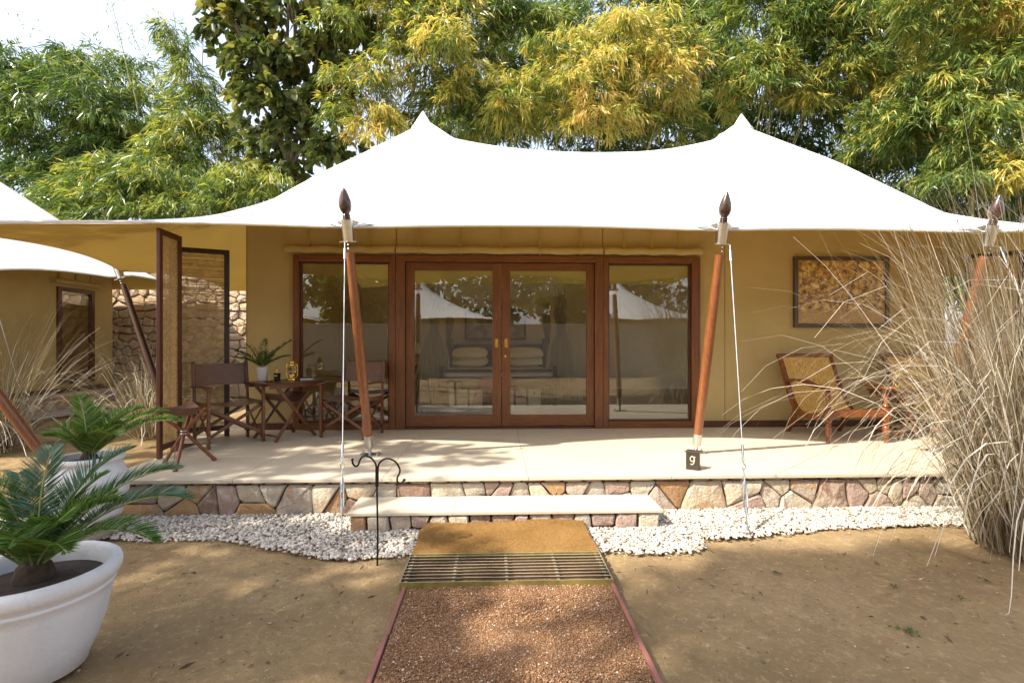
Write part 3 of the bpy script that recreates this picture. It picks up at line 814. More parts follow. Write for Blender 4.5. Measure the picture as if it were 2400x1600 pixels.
MB().bb(RX0 + .03, RX1 - .03, WY + .13, RY1 - .02, FZ - .027, FZ - .005).build('room_floor', m_wood('room_floor_wood', (.05, .025, .012), (.13, .07, .035), .4, (14, 1.2, 14)), tent, 0, off=True)

# rolled-up blinds above the glazing, their straps and hooks
for a, b in ((-2.64, -1.262), (-1.247, 1.395), (1.41, 2.69)):
    mb = MB(); n = 24; pts = []; rs = []
    for i in range(n + 1):
        x = a + (b - a) * i / n
        pts.append((x, WY - .062, 2.605 + .006 * math.sin(i * .9))); rs.append(.047 + .003 * math.sin(i * 1.7))
    rb = mb.tube(pts, rs, 14).build('rolled_blind', OCHRE, tent, 60, off=True)
    xs = np.linspace(a, b, n + 1)
    mb = MB(); mb.slab([(x, WY - .012, 2.63) for x in xs], [(x, WY - .012 - .010 * (1 + math.sin(x * 7)), roof_z(x, WY) - .10 - .04) for x in xs], (0, .006, 0))
    mb.build('blind_valance', OCHRE, rb, 40, off=True)
for x in (-2.34, -1.945, -1.575, -.95, -.43, .09, .58, 1.10, 1.66, 2.02, 2.38):
    zt = min(roof_z(x, WY) - .12, 3.0)
    st = MB()
    st.slab([(x - .011, WY - .040, zt), (x + .011, WY - .040, zt)], [(x - .011, WY - .112, 2.64), (x + .011, WY - .112, 2.64)], (0, .003, 0))
    ring = [(x, WY - .062 + .056 * math.cos(a), 2.605 + .056 * math.sin(a)) for a in np.linspace(-PI, PI * .95, 15)]
    st.strip([(p[0] - .012, p[1], p[2]) for p in ring], [(p[0] + .012, p[1], p[2]) for p in ring])
    s_ = st.build('blind_strap', OCHRE_LINING, tent, 40, off=True)
    MB().tube([(x, WY - .03, zt - .16), (x, WY - .05, zt - .165), (x, WY - .058, zt - .19), (x, WY - .05, zt - .205)], .004, 6).build('hook', BRASS, s_, 40, off=True)

# glazed doors and side lights
def frame_rect(mb, x0, x1, z0, z1, y0, y1, l, r, b, t):
    mb.bb(x0, x0 + l, y0, y1, z0, z1, 0); mb.bb(x1 - r, x1, y0, y1, z0, z1, 0)
    mb.bb(x0 + l, x1 - r, y0, y1 , z1 - t, z1 , 1)
    if b: mb.bb(x0 + l, x1 - r, y0, y1, z0, z0 + b, 1)
    return mb
def pane(x0, x1, z0, z1, y, parent):
    MB().add([(x0, y, z0), (x1, y, z0), (x1, y, z1), (x0, y, z1)], [(0, 1, 2, 3)]).build('pane', GLASS, parent, 0, off=True)
for a, b, l, r in ((DX0, -1.2555, .075, .085), (1.4005, DX1, .07, .11)):
    w = frame_rect(MB(), a, b, FZ, DZ1 - .004, WY - .06, WY + .055, l, r, .085, .085).build('side_window', [TEAK, TEAK_H], tent, 0, .006, off=True)
    MB2 = frame_rect(MB(), a + l + .001, b - r - .001, FZ + .086, DZ1 - .09, WY - .012, WY + .04, .022, .022, .022, .022)
    MB2.build('glazing_bead', [DARK_TEAK, DARK_TEAK], w, 0, .004, off=True)
    pane(a + l + .02, b - r - .02, FZ + .105, DZ1 - .108, WY + .012, w)
dfr = frame_rect(MB(), -1.2525, 1.3975, FZ, DZ1, WY - .072, WY + .07, .115, .105, 0, .085).build('door_frame', [TEAK, TEAK_H], tent, 0, .007, off=True)
MB().bb(-1.137, 1.292, WY - .06, WY + .068, FZ, FZ + .022).build('threshold', DARK_TEAK, dfr, 0, .004, off=True)
for a, b, l, r, hx in ((-1.134, .090, .108, .118, .028), (.094, 1.289, .112, .098, .150)):
    d = frame_rect(MB(), a, b, FZ + .028, DZ1 - .09, WY - .028, WY + .022, l, r, .145, .10).build('sliding_door', [TEAK, TEAK_H], tent, 0, .005, off=True)
    pane(a + l - .003, b - r + .003, FZ + .17, DZ1 - .188, WY + .0, d)
    h = MB().bb(hx - .020, hx + .020, WY - .033, WY - .0285, 1.365, 1.475).bb(hx - .013, hx - .008, WY - .042, WY - .033, 1.375, 1.465).bb(hx + .008, hx + .013, WY - .042, WY - .033, 1.375, 1.465).bb(hx - .013, hx + .013, WY - .042, WY - .033, 1.462, 1.47)
    h.build('pull_handle', BRASS, d, 0, .002, off=True)
MB().lathe([(.016, 0), (.016, .004), (.006, .006)], (.14, WY - .029, 1.25), 16, Matrix.Rotation(R(90), 3, 'X')).build('keyhole', BRASS, d, 40, off=True)

# ================================================================== POLES AND GUY CABLES
def lean_pole(label, base, top, r0, r1, wood, plate=True, group='leaning tent poles', finial=True):
    base = Vector(base); top = Vector(top); ax = (top - base).normalized(); L = (top - base).length
    t = thing('tent_pole', label, 'pole', base, 0, group)
    M = Vector((0, 0, 1)).rotation_difference(ax).to_matrix()
    s0 = .10 if plate else 0.0
    def lt(prof, name, mat, par=t, n=20): return MB().lathe(prof, base, n, M).build(name, mat, par, 40, off=True)
    n = 26; prof = []
    for i in range(n + 1):
        s = i / n; r = r0 + (r1 - r0) * abs(2 * (s - .45)) ** 1.6 * .9
        prof.append((r, s0 + .09 + (L - .28 - s0 - .09) * s))
    sh_ = lt(prof, 'shaft', wood)
    if plate:
        lt([(r1 + .004, s0 - .005), (r1 + .006, s0 + .0), (r1 + .004, s0 + .11), (r1 + .0045, s0 + .112)], 'ferrule', STEEL)
        mb = MB(); mb.tube([base + Vector((0, 0, .012)), base + ax * (s0 + .005)], .017, 12)
        mb.build('hinge_pin', STEEL, t, 40, off=True)
        pl = MB().box(base + Vector((0, 0, .006)), (.19, .12, .010)).build('base_plate', STEEL, t, 0, .002, off=True)
        for dx in (-.075, .075):
            for dy in (-.035, .035):
                MB().lathe([(.012, 0), (.012, .012), (.006, .014), (.006, .022)], base + Vector((dx, dy, .011)), 6).build('bolt', STEEL, pl, 0, off=True)
    # steel head with its ring lugs, wooden finial above
    hd = MB().lathe([(r1 + .003, L - .19), (r1 + .010, L - .185), (r1 + .012, L - .10), (r1 + .016, L), (r1 + .010, L + .004)], base, 20, M)
    b0 = base + ax * (L - .185)
    hd.box(b0, (.145, .075, .008), M)
    a1 = base + ax * (L - .06)
    inn = Vector((0, 1, 0)) if abs(top.y - base.y) > abs(top.x - base.x) else Vector((1 if base.x > top.x else -1, 0, 0))
    for sg in (-1, 1):
        sd = inn.cross(Vector((0, 0, 1))) * sg
        hd.add([a1 + sd * .03, a1 + sd * .03 + ax * .07, a1 + sd * .10 + inn * .05 + ax * .055, a1 + sd * .10 + inn * .05 + ax * .048], [(0, 1, 2, 3), (3, 2, 1, 0)])
    h = hd.build('pole_head', STEEL, t, 40, off=True)
    for k in (-.018, .018):
        MB().lathe([(.008, -.004), (.008, .004), (.004, .006)], base + ax * (L - .24 + k) + Vector((.012, -1, 0)).normalized() * (r1 + .001), 8, Matrix.Rotation(R(90), 3, 'X')).build('screw', STEEL, h, 0, off=True)
    if finial:
        f = lt([(r1 * .95, L), (r1 * 1.0, L + .012), (r1 * .9, L + .016), (r1 * 1.0, L + .026), (r1 * .88, L + .03), (r1 * .95, L + .042), (r1 * .8, L + .05), (r1 * .92, L + .062), (r1 * 1.28, L + .080), (r1 * 1.48, L + .108), (r1 * 1.50, L + .13),
                (r1 * 1.34, L + .165), (r1 * 1.02, L + .20), (r1 * .64, L + .235), (r1 * .28, L + .264), (r1 * .1, L + .273), (.001, L + .275)], 'finial', FINIAL_WOOD)
    return t
RA, RB = .046, .037
lean_pole('brown wooden tent pole with onion finial behind the double black garden hook', (-1.226, 4.98, FZ), (-1.29, 4.42, 2.50), RA, RB, POLE_WOOD)
lean_pole('brown wooden tent pole with onion finial rising behind the number block', (2.02, 4.965, FZ), (2.05, 4.42, 2.50), RA, RB, POLE_WOOD)
lean_pole('brown wooden tent pole half hidden behind the tall dry grass', (4.50, 4.975, FZ), (4.545, 4.42, 2.50), RA, RB, POLE_WOOD)
lean_pole('dark brown corner tent pole slanting behind the white urn', (-4.12, 5.0, 0), (-5.32, 4.43, 2.47), RA, RB, POLE_WOOD, False)
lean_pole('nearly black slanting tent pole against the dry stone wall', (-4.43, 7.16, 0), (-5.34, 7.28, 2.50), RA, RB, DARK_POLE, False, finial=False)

# the lashing plates and rope loops where the canopy is tied down beside each front pole
for x in (-1.28, 2.04, 4.53):
    for sg in (-1, 1):
        pts = []
        for i in range(9):
            s = i / 8
            xx = x + sg * (.05 + .17 * s); j = (xx - CX0) / (CX1 - CX0) * (TZ.shape[0] - 1)
            z = float(np.interp(j, np.arange(TZ.shape[0]), TZ[:, 0])); yy = float(np.interp(j, np.arange(TZ.shape[0]), TY[:, 0]))
            pts.append((xx, yy, z))
        MB().slab([(p[0], p[1] - .008, p[2] - .012) for p in pts], [(p[0], p[1] + .05, p[2] + .012) for p in pts], (0, 0, .010)).build('edge_plate', STEEL, tent, 30, off=True)
        MB().tube([(x + sg * .03, 4.43, 2.44), (x + sg * .08, 4.455, 2.458), (x + sg * .14, 4.475, 2.47), (x + sg * .19, 4.50, 2.478), (x + sg * .12, 4.485, 2.482), (x + sg * .05, 4.455, 2.462)], .006, 6).build('lashing_rope', CABLE, tent, 50, off=True)

def guy(label, top, anchor, slack=0.0):
    top = Vector(top); an = Vector(anchor); d = (top - an).normalized(); L = (top - an).length
    t = thing('guy_cable', label, 'cable', an, 0, 'steel guy cables')
    p = lambda s: an + d * s
    MB().tube([p(.62), p(.62 + (L - .62) * .5), top], .0042, 8).build('wire', CABLE, t, 40, off=True)
    MB().tube([top - d * .16, top - d * .06], .011, 10).tube([top - d * .06, top], .006, 8).build('swage', STEEL, t, 40, off=True)
    side = d.cross(Vector((0, 1, 0))).normalized()
    MB().tube([p(.52) , p(.55) + side * .008, p(.60), p(.66)], .006, 8).tube([p(.52), p(.55) - side * .008, p(.60)], .005, 8).tube([p(.59), p(.66)], .011, 8).build('thimble', STEEL, t, 40, off=True)
    tb = MB()
    for sg in (-1, 1): tb.tube([p(.17) + side * .004 * sg, p(.19) + side * .013 * sg, p(.37) + side * .013 * sg, p(.39) + side * .004 * sg], .0055, 8)
    tb.tube([p(.15), p(.20)], .011, 8).tube([p(.36), p(.41)], .011, 8)
    tb.tube([p(.03), p(.26)], .005, 8).tube([p(.30), p(.47)], .005, 8)
    tb.tube([p(.47) + side * .0, p(.485) + side * .014, p(.505) + side * .014, p(.52), p(.505) - side * .014, p(.485) - side * .014, p(.47)], .005, 8)
    tb.build('turnbuckle', STEEL, t, 40, off=True)
    MB().tube([an - Vector((0, 0, .06)), an + Vector((0, 0, .015))], .01, 8).tube([an + side * .014, an + side * .014 + d * .03, p(.05), an - side * .014 + d * .03, an - side * .014], .005, 8).build('ground_eye', STEEL, t, 40, off=True)
guy('thin steel guy cable falling beside the pole near the director chairs', (-1.30, 4.40, 2.30), (-1.132, 3.75, .012))
guy('thin steel guy cable beside the pole with the number block', (2.10, 4.40, 2.30), (1.87, 3.635, .012))
guy('thin steel guy cable running down into the tall dry grass', (4.60, 4.40, 2.30), (4.72, 3.66, .012))

# ================================================================== THE NEIGHBOURING TENT (left)
NX0, NX1, NY0, NY1 = -15.6, -7.45, 5.4, 12.9
pk = (-11.6, 9.7, 5.55)
hz = [5.55, 4.95, 4.50, 4.12, 3.80, 3.50, 3.25, 3.02, 2.82, 2.66, 2.55]
nl = [bow(pk, (NX1, 9.9), [5.55, 5.1, 4.72, 4.38, 4.06, 3.76, 3.48, 3.25, 3.05, 2.92, 2.84]), bow(pk, (NX1, NY0), hz), bow(pk, (NX0, NY0), hz), bow(pk, (NX1, NY1), hz), bow(pk, (NX0, NY1), hz)]
def cone_roof(x0, x1, y0, y1, pk, zf, sy, n=90):
    """a single-peaked roof over a rectangle, edges scalloped between posts"""
    u = np.linspace(x0, x1, n); v = np.linspace(y0, y1, n); X, Y = np.meshgrid(u, v, indexing='ij')
    a = np.where(X < pk[0], (pk[0] - X) / (pk[0] - x0), (X - pk[0]) / (x1 - pk[0])); b = np.where(Y < pk[1], (pk[1] - Y) / (pk[1] - y0), (Y - pk[1]) / (y1 - pk[1]))
    rho = np.minimum(1, (a ** 5 + b ** 5) ** .2)
    edge = zf(X, Y)
    Z = edge + (pk[2] - edge) * np.clip(1 - rho, 0, 1) ** 1.06
    si, sr = arch(v, sy, .22, .10)
    w = (X - x0) / (x1 - x0)
    Z = Z + sr[None, :] * (w ** 4 + (1 - w) ** 4)
    return X - si[None, :] * w ** 3 + si[None, :] * (1 - w) ** 3, Y, Z
UX, UY, UZ = cone_roof(NX0, NX1, NY0, NY1, (-11.6, 9.7, 6.0), lambda x, y: 2.50 + .085 * np.clip(y - 7.6, 0, 3.2) + 0 * x, [NY0, 7.66, 10.0, NY1])
nb = thing('safari_tent', 'neighbouring ochre tent with white canopy and narrow dark window at the left edge', 'tent', (-11, 9.5, .33))
nc = grid_mesh('canopy', UX, UY, UZ, WHITE_CANVAS, nb)
grid_mesh('lining', UX, UY, UZ, OCHRE_LINING, nc, -.035)
hems(UX, UY, UZ, nc)
NWX, NWY = -9.4, 12.66
def nslab(x0, x1, y0, y1, z0, z1, nm, mt, bev=0.0): return MB().bb(x0, x1, y0, y1, z0, z1).build(nm, mt, nb, 0, bev, off=True)
w0, w1, wz0, wz1 = 11.08, 12.06, .52, 2.62
nslab(NWX - .03, NWX, 7.0, w0, .33, 3.2, 'wall_panel', OCHRE); nslab(NWX - .03, NWX, w1, NWY, .33, 3.2, 'wall_panel', OCHRE)
nslab(NWX - .03, NWX, w0, w1, wz1, 3.2, 'wall_panel', OCHRE); nslab(NWX - .03, NWX, w0, w1, .33, wz0, 'wall_panel', OCHRE)
nslab(-14, NWX - .03, NWY - .03, NWY, .33, 3.2, 'wall_panel', OCHRE); nslab(-14, NWX - .03, 7.0, 7.03, .33, 3.2, 'wall_panel', OCHRE)
nslab(-14.03, -14, 7.0, NWY, .33, 3.2, 'wall_panel', OCHRE)
nslab(NWX, NWX + .025, 7.0, NWY, .33, .43, 'baseboard', DARK_TEAK, .004)
wn_ = MB().bb(NWX - .05, NWX + .05, w0, w0 + .09, wz0, wz1).bb(NWX - .05, NWX + .05, w1 - .09, w1, wz0, wz1).bb(NWX - .05, NWX + .049, w0 + .09, w1 - .09, wz1 - .09, wz1).bb(NWX - .05, NWX + .049, w0 + .09, w1 - .09, wz0, wz0 + .09).build('window', DARK_TEAK, nb, 0, .005, off=True)
MB().add([(NWX + .01, w0 + .09, wz0 + .09), (NWX + .01, w1 - .09, wz0 + .09), (NWX + .01, w1 - .09, wz1 - .09), (NWX + .01, w0 + .09, wz1 - .09)], [(0, 1, 2, 3)]).build('pane', GLASS, wn_, 0, off=True)
MB().bb(NWX - .12, NWX - .10, w0 + .08, w1 - .08, 2.28, wz1 - .05).build('blind', CREAM, wn_, 0, off=True)
MB().tube([(NWX + .06, w0 - .14, 2.74), (NWX + .06, w1 + .18, 2.74)], .055, 12).build('rolled_blind', OCHRE, nb, 40, off=True)
for y_ in (w0 + .05, w0 + .5, w0 + .9):
    MB().bb(NWX + .02, NWX + .024, y_ - .015, y_ + .015, 2.74, 3.1).build('blind_strap', OCHRE_LINING, nb, 0, off=True)
# its plinth of dressed stones and gravel strip
npl = kind(MB().bb(-14, NWX + .34, 6.6, NWY + .25, -.1, .32).build('neighbour_plinth', SLAB, None, 0), 'structure')
stone_face(npl, (NWX + .335, 8.2, -.04), (0, 1, 0), (1, 0, 0), 4.6, .33, [(x, .09) for x in np.arange(.15, 4.6, .36)] + [(x + .15, .26) for x in np.arange(.1, 4.5, .38)], .012, .025, STONE, 1.0, 'stone')
nx_ = NWX + .36
mb = MB(); mb.strip([(nx_, 7 + .3 * i, .02) for i in range(21)], [(nx_ + .75 + .12 * math.sin(i * 1.3), 7 + .3 * i, .006) for i in range(21)][::1]); 
mb.f = [f[::-1] for f in mb.f]
kind(mb.build('neighbour_gravel', GREY_GRAVEL, None, 60), 'stuff')
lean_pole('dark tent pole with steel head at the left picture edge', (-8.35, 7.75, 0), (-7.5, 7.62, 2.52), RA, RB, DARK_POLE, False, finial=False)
guy('thin guy cable of the neighbouring tent beside the dry grass', (-7.45, 7.62, 2.38), (-6.85, 7.7, .01))

# ================================================================== DRY STONE WALL behind the side of the tent
gw = thing('stone_wall', 'dry stone garden wall of tan rubble seen beside the tent', 'wall', (-8.0, 13.15, 0))
MB().bb(-13.2, -5.6, 13.15, 13.6, 0, 3.35).build('wall_core', GAP, gw, 0, off=True)
pts = []; zz = .30; r_ = random.Random(3)
while zz < 3.3:
    hh = r_.uniform(.13, .25); xx = r_.uniform(0, .15)
    while xx < 4.3:
        ww = r_.uniform(.16, .44); pts.append((xx + ww / 2, zz + hh / 2 + r_.uniform(-.035, .035))); xx += ww
    zz += hh
stone_face(gw, (-10.5, 13.15, 0), (1, 0, 0), (0, -1, 0), 4.3, 3.4, pts, .018, .085, WALL_STONE, .85)
gw['label'] = 'dry stone garden wall of tan rubble seen beside the tent'

# ================================================================== SCREENS OF CANE AND REED
CANE = m_plain('cane_strip', (0.52, 0.345, 0.14), .55, 0, .3, 30)
REED = m_plain('reed_strip', (0.44, 0.30, 0.13), .7, 0, .35, 14)
SCR_DARK = m_wood('screen_dark', (.020, .009, .006), (.055, .022, .012), .35, (16, 16, 1))
SCR_RED = m_wood('screen_red', (.07, .018, .010), (.16, .045, .022), .35, (16, 16, 1))
def leaf_screen(par, p0, p1, z0, z1, wood, weave, fw=.055):
    p0 = Vector((p0[0], p0[1], 0)); p1 = Vector((p1[0], p1[1], 0)); d = (p1 - p0).normalized(); W = (p1 - p0).length; nrm = Vector((-d.y, d.x, 0))
    M = Matrix((d, nrm, Vector((0, 0, 1)))).transposed(); Z = Vector((0, 0, 1))
    f = MB()
    f.box(p0 + d * fw / 2 + Z * (z0 + z1) / 2, (fw, .034, z1 - z0), M); f.box(p1 - d * fw / 2 + Z * (z0 + z1) / 2, (fw, .034, z1 - z0), M)
    f.box((p0 + p1) / 2 + Z * (z1 - fw / 2), (W - 2 * fw, .033, fw), M); f.box((p0 + p1) / 2 + Z * (z0 + .10), (W - 2 * fw, .033, fw), M)
    fr = f.build('screen_frame', wood, par, 0, .004, off=True)
    a, b = fw - .004, W - fw + .004; c, e = z0 + .10, z1 - fw + .004
    m = MB()
    if weave == 'cane':
        def seg(x0, y0, x1, y1, w, dz):
            m.bar(p0 + d * x0 + Z * y0 + nrm * dz, p0 + d * x1 + Z * y1 + nrm * dz, w, .0018, nrm)
        st = .021
        for i in range(int((b - a) / st) + 1): seg(a + i * st, c, a + i * st, e, .0055, .001)
        for i in range(int((e - c) / st) + 1): seg(a, c + i * st, b, c + i * st, .0055, .0035)
        k = -(e - c)
        while k < (b - a):
            for sg in (1, -1):
                x0 = max(a, a + k); x1 = min(b, a + k + (e - c))
                if x1 > x0:
                    y0_, y1_ = c + (x0 - a - k), c + (x1 - a - k)
                    if sg < 0: x0, x1 = a + b - x0, a + b - x1
                    seg(x0, y0_, x1, y1_, .0060, .006 + .002 * sg)
            k += st * 1.5
        w_ = m.build('cane_panel', CANE, fr, 0, off=True)
    else:
        y_ = c; i = 0
        while y_ < e:
            h = rnd.uniform(.0045, .0085)
            if rnd.random() > .05:
                m.bar(p0 + d * a + Z * (y_ + rnd.uniform(-.001, .001)) + nrm * rnd.uniform(-.002, .002), p0 + d * b + Z * (y_ + rnd.uniform(-.002, .002)) + nrm * rnd.uniform(-.002, .002), .003, h, Z)
            y_ += h + rnd.uniform(.0008, .0032); i += 1
        for k in (.2, .5, .8): m.bar(p0 + d * (a + (b - a) * k) + Z * c - nrm * .004, p0 + d * (a + (b - a) * k) + Z * e - nrm * .004, .003, .002, nrm)
        w_ = m.build('reed_panel', REED, fr, 0, off=True)
    kind(w_, 'stuff')
sc = thing('folding_screen', 'tall dark framed folding screen of woven cane beside the camp stool', 'screen', (-3.2, 5.2, FZ))
leaf_screen(sc, (-3.195, 4.87), (-3.235, 5.275), FZ, 2.52, SCR_RED, 'cane')
leaf_screen(sc, (-3.245, 5.285), (-3.66, 5.80), FZ, 2.52, SCR_DARK, 'cane')
leaf_screen(sc, (-3.665, 5.82), (-3.145, 6.06), FZ, 2.52, SCR_DARK, 'reed')
sc = thing('folding_screen', 'dark framed reed screen behind the tall dry grass', 'screen', (6.3, 6.0, FZ))
leaf_screen(sc, (6.04, 6.22), (6.42, 5.85), FZ, 2.55, SCR_DARK, 'reed')
leaf_screen(sc, (6.43, 5.84), (6.80, 6.2), FZ, 2.55, SCR_DARK, 'reed')

# ================================================================== FURNITURE ON THE VERANDA
def director_chair(label, loc, rotz):
    t = thing('director_chair', label, 'chair', loc, rotz, 'leather director chairs')
    hw, hd = .275, .215
    W = CHAIR_WOOD
    def dots(mb_parent, pts):
        for p in pts:
            MB().lathe([(.006, 0), (.005, .003), (.001, .004)], p, 8, Matrix.Rotation(R(90), 3, 'X')).build('rivet', BRASS, mb_parent, 40)
    for sx in (-1, 1):
        lf = MB().box((sx * hw, -hd, .305), (.030, .034, .61)).build('leg', W, t, 0, .004)
        dots(lf, [(sx * hw, -hd - .0175, z) for z in (.12, .42)])
        MB().box((sx * hw, hd, .21), (.030, .034, .42)).build('leg', W, t, 0, .004)
        # raked back post, from the seat rail up
        MB().tube([(sx * hw, hd, .40), (sx * hw, hd + .012, .60), (sx * hw, hd + .05, .885)], .016, 10).lathe([(.016, 0), (.02, .006), (.014, .018), (.002, .022)], (sx * hw, hd + .05, .88), 12).build('back_post', W, t, 40)
        a = MB(); n = 8
        A = [(sx * hw - .030, -hd - .05 + i * (2 * hd + .07) / n, .612 + .012 * math.sin(PI * i / n)) for i in range(n + 1)]
        B = [(sx * hw + .030, -hd - .05 + i * (2 * hd + .07) / n, .612 + .012 * math.sin(PI * i / n)) for i in range(n + 1)]
        a.slab(B, A, (0, 0, .020)).build('armrest', W, t, 40, .005)
        MB().bar((sx * hw, -hd, .435), (sx * hw, hd, .435), .026, .036).build('seat_rail', W, t, 0, .004)
        # thin crossing side stays
        MB().bar((sx * (hw - .02), -hd, .06), (sx * (hw - .02), hd, .40), .012, .018).bar((sx * (hw + .0), hd - .01, .06), (sx * (hw + .0), -hd + .01, .40), .012, .018).build('side_stay', W, t, 0, .002)
    for y0 in (-hd + .028, hd - .03):
        for sg in (1, -1):
            MB().bar((-sg * hw, y0 + sg * .011, .10), (sg * hw, y0 + sg * .011, .42), .018, .034).build('cross_brace', W, t, 0, .003)
    n = 14
    rows = []
    for y0 in np.linspace(-hd - .005, hd - .01, 6):
        rows.append([(-hw + 2 * hw * i / n, y0, .458 - .035 * math.sin(PI * i / n)) for i in range(n + 1)])
    s = MB()
    s.slab(rows[0], rows[-1], (0, 0, .006))
    s.build('seat', LEATHER, t, 40)
    A = [(-hw + 2 * hw * i / n, hd + .022 + .030 * math.sin(PI * i / n), .625) for i in range(n + 1)]
    B = [(-hw + 2 * hw * i / n, hd + .056 + .030 * math.sin(PI * i / n), .868) for i in range(n + 1)]
    b = MB(); b.slab(A, B, (0, .005, 0))
    for sx in (-1, 1): b.tube([(sx * hw, hd + .018, .628), (sx * hw, hd + .050, .865)], .0205, 10)
    b.build('backrest', LEATHER, t, 40)
    return t
director_chair('brown leather director chair between cane screen and folding table', (-2.93, 5.64, FZ), R(47))
director_chair('brown leather director chair in front of the side window, behind the pole', (-1.70, 6.05, FZ), R(-16))

# folding table with crossed legs
def fold_table(name, label, loc, rotz, L, D, H, wood, group=None, wear=True):
    t = thing(name, label, 'table', loc, rotz, group)
    MB().bb(-L/2, L/2, -D/2, D/2, H - .020, H).build('table_top', DARK_TEAK if wear else wood, t, 0, .004)
    for sy in (-1, 1):
        MB().bb(-L/2 + .012, L/2 - .012, sy * (D/2 - .035) - .012, sy * (D/2 - .035) + .012, H - .062, H - .0205).build('apron', wood, t, 0, .003)
        for sg in (1, -1):
            yy = sy * (D/2 - .068) + sg * .012
            MB().bar((-sg * L * .36, yy, .004), (sg * L * .36, yy, H - .035), .021, .036, (1, 0, 0)).build('leg', wood, t, 0, .004)
        MB().lathe([(.008, 0), (.007, .004), (.001, .005)], (0, sy * (D/2 - .068) - .0235, H * .487), 10, Matrix.Rotation(R(90), 3, 'X')).build('pivot', BRASS, t, 40)
    MB().tube([(-L * .36 + .03, -(D/2 - .07), .06), (-L * .36 + .03, (D/2 - .07), .06)], .010, 8).tube([(L * .36 - .03, -(D/2 - .07), .06), (L * .36 - .03, (D/2 - .07), .06)], .010, 8).build('stretcher', wood, t, 40)
    return t
FT_ANG = math.atan2(.83, .56)
ft = fold_table('folding_table', 'folding wooden table with crossed legs holding the potted palm and lantern', (-2.45, 5.95, FZ), FT_ANG, .70, .54, .66, CHAIR_WOOD)
# leather magazine sling between the legs
MB().slab([(x, -.20, .42 + .25 * (x / .16) ** 2 * .4) for x in np.linspace(-.16, .16, 9)], [(x, .20, .42 + .25 * (x / .16) ** 2 * .4) for x in np.linspace(-.16, .16, 9)], (0, 0, .005)).build('sling', LEATHER, ft, 40)

# tripod camp stool
st = thing('camp_stool', 'tripod camp stool with sagging leather seat near the veranda edge', 'stool', (-2.815, 4.65, FZ))
J = Vector((0, 0, .30)); feet = [Vector((.068, -.245, 0)), Vector((.185, .165, 0)), Vector((-.235, .085, 0))]
tops = []
for f in feet:
    tp = J + (J - f) * 1.02; tp.z = .53; tops.append(tp)
    MB().tube([f, f + (J - f) * .06, f + (J - f) * .12, J, tp], [.019, .021, .0155, .0165, .014], 10).build('leg', HONEY_WOOD, st, 40)
m = MB(); n = 8
P_ = {}
V = []; idx = {}
for i in range(n + 1):
    for j in range(n + 1 - i):
        k = n - i - j; a, b, c = i / n, j / n, k / n
        p = tops[0] * a + tops[1] * b + tops[2] * c
        p = p + Vector((0, 0, -.085 * (27 * a * b * c) ** .6 - .05 * (4 * max(a * b, b * c, a * c)) ** 1.5 * .5 + .015))
        idx[(i, j)] = len(V); V.append(p)
Fs = []
for i in range(n):
    for j in range(n - i):
        Fs.append((idx[(i, j)], idx[(i + 1, j)], idx[(i, j + 1)]))
        if i + j < n - 1: Fs.append((idx[(i + 1, j)], idx[(i + 1, j + 1)], idx[(i, j + 1)]))
m.add(V, Fs); m.add([v - Vector((0, 0, .006)) for v in V], [f[::-1] for f in Fs])
m.build('seat', m_plain('worn_leather', (.15, .075, .05), .38, 0, .35, 5, .2, 120), st, 60)
m = MB()
for k in range(2):
    m.tube([J + Vector((.034 * math.cos(a), .034 * math.sin(a), -.012 + .024 * k)) for a in np.linspace(0, 2 * PI, 17)], .004, 6)
m.build('ring', STEEL, st, 50)
pts = [J + Vector((-.03, -.02, -.02)), J + Vector((-.05, -.05, -.09)), Vector((-.045, -.075, .06)), Vector((-.08, -.09, .012)), Vector((-.13, -.06, .05)), Vector((-.125, -.03, .14))]
A, B = [], []
for i in range(21):
    s = i / 20 * (len(pts) - 1); k = min(int(s), len(pts) - 2); f = s - k; f = f * f * (3 - 2 * f)
    p = pts[k].lerp(pts[k + 1], f); A.append(p + Vector((.008, -.008, 0))); B.append(p - Vector((.008, -.008, 0)))
MB().slab(A, B, (.0015, .0015, .001)).build('strap', LEATHER, st, 50)

# planter's chairs
CANESEAT, nt_, p_, _o = mat_new('cane_weave')
v_ = coords(nt_, (1, 1, 1)); f_ = noise(nt_, coords(nt_, (70, 9, 9)), 2.0, 5, .7, .6); g_ = noise(nt_, v_, 6, 4)
w_ = nd(nt_, 'ShaderNodeTexWave', wave_type='BANDS', bands_direction='X'); w_.inputs['Scale'].default_value = 40; w_.inputs['Distortion'].default_value = 1.2; ln(nt_, v_, w_.inputs['Vector'])
w2_ = nd(nt_, 'ShaderNodeTexWave', wave_type='BANDS', bands_direction='Z'); w2_.inputs['Scale'].default_value = 44; w2_.inputs['Distortion'].default_value = 1.0; ln(nt_, v_, w2_.inputs['Vector'])
c_ = ramp(nt_, f_, [(.40, (.20, .09, .015)), (.47, (.70, .40, .085)), (.70, (.86, .56, .15))])
c_ = mixc(nt_, math_(nt_, 'MULTIPLY', math_(nt_, 'MULTIPLY', w_.outputs['Fac'], w2_.outputs['Fac']), .5), c_, (.62, .43, .16))
c_ = mixc(nt_, math_(nt_, 'MULTIPLY', g_, .15), c_, (.30, .17, .04))
ln(nt_, c_, p_.inputs['Base Color']); p_.inputs['Roughness'].default_value = .5
bump(nt_, p_, math_(nt_, 'ADD', w_.outputs['Fac'], w2_.outputs['Fac']), .6, .004)

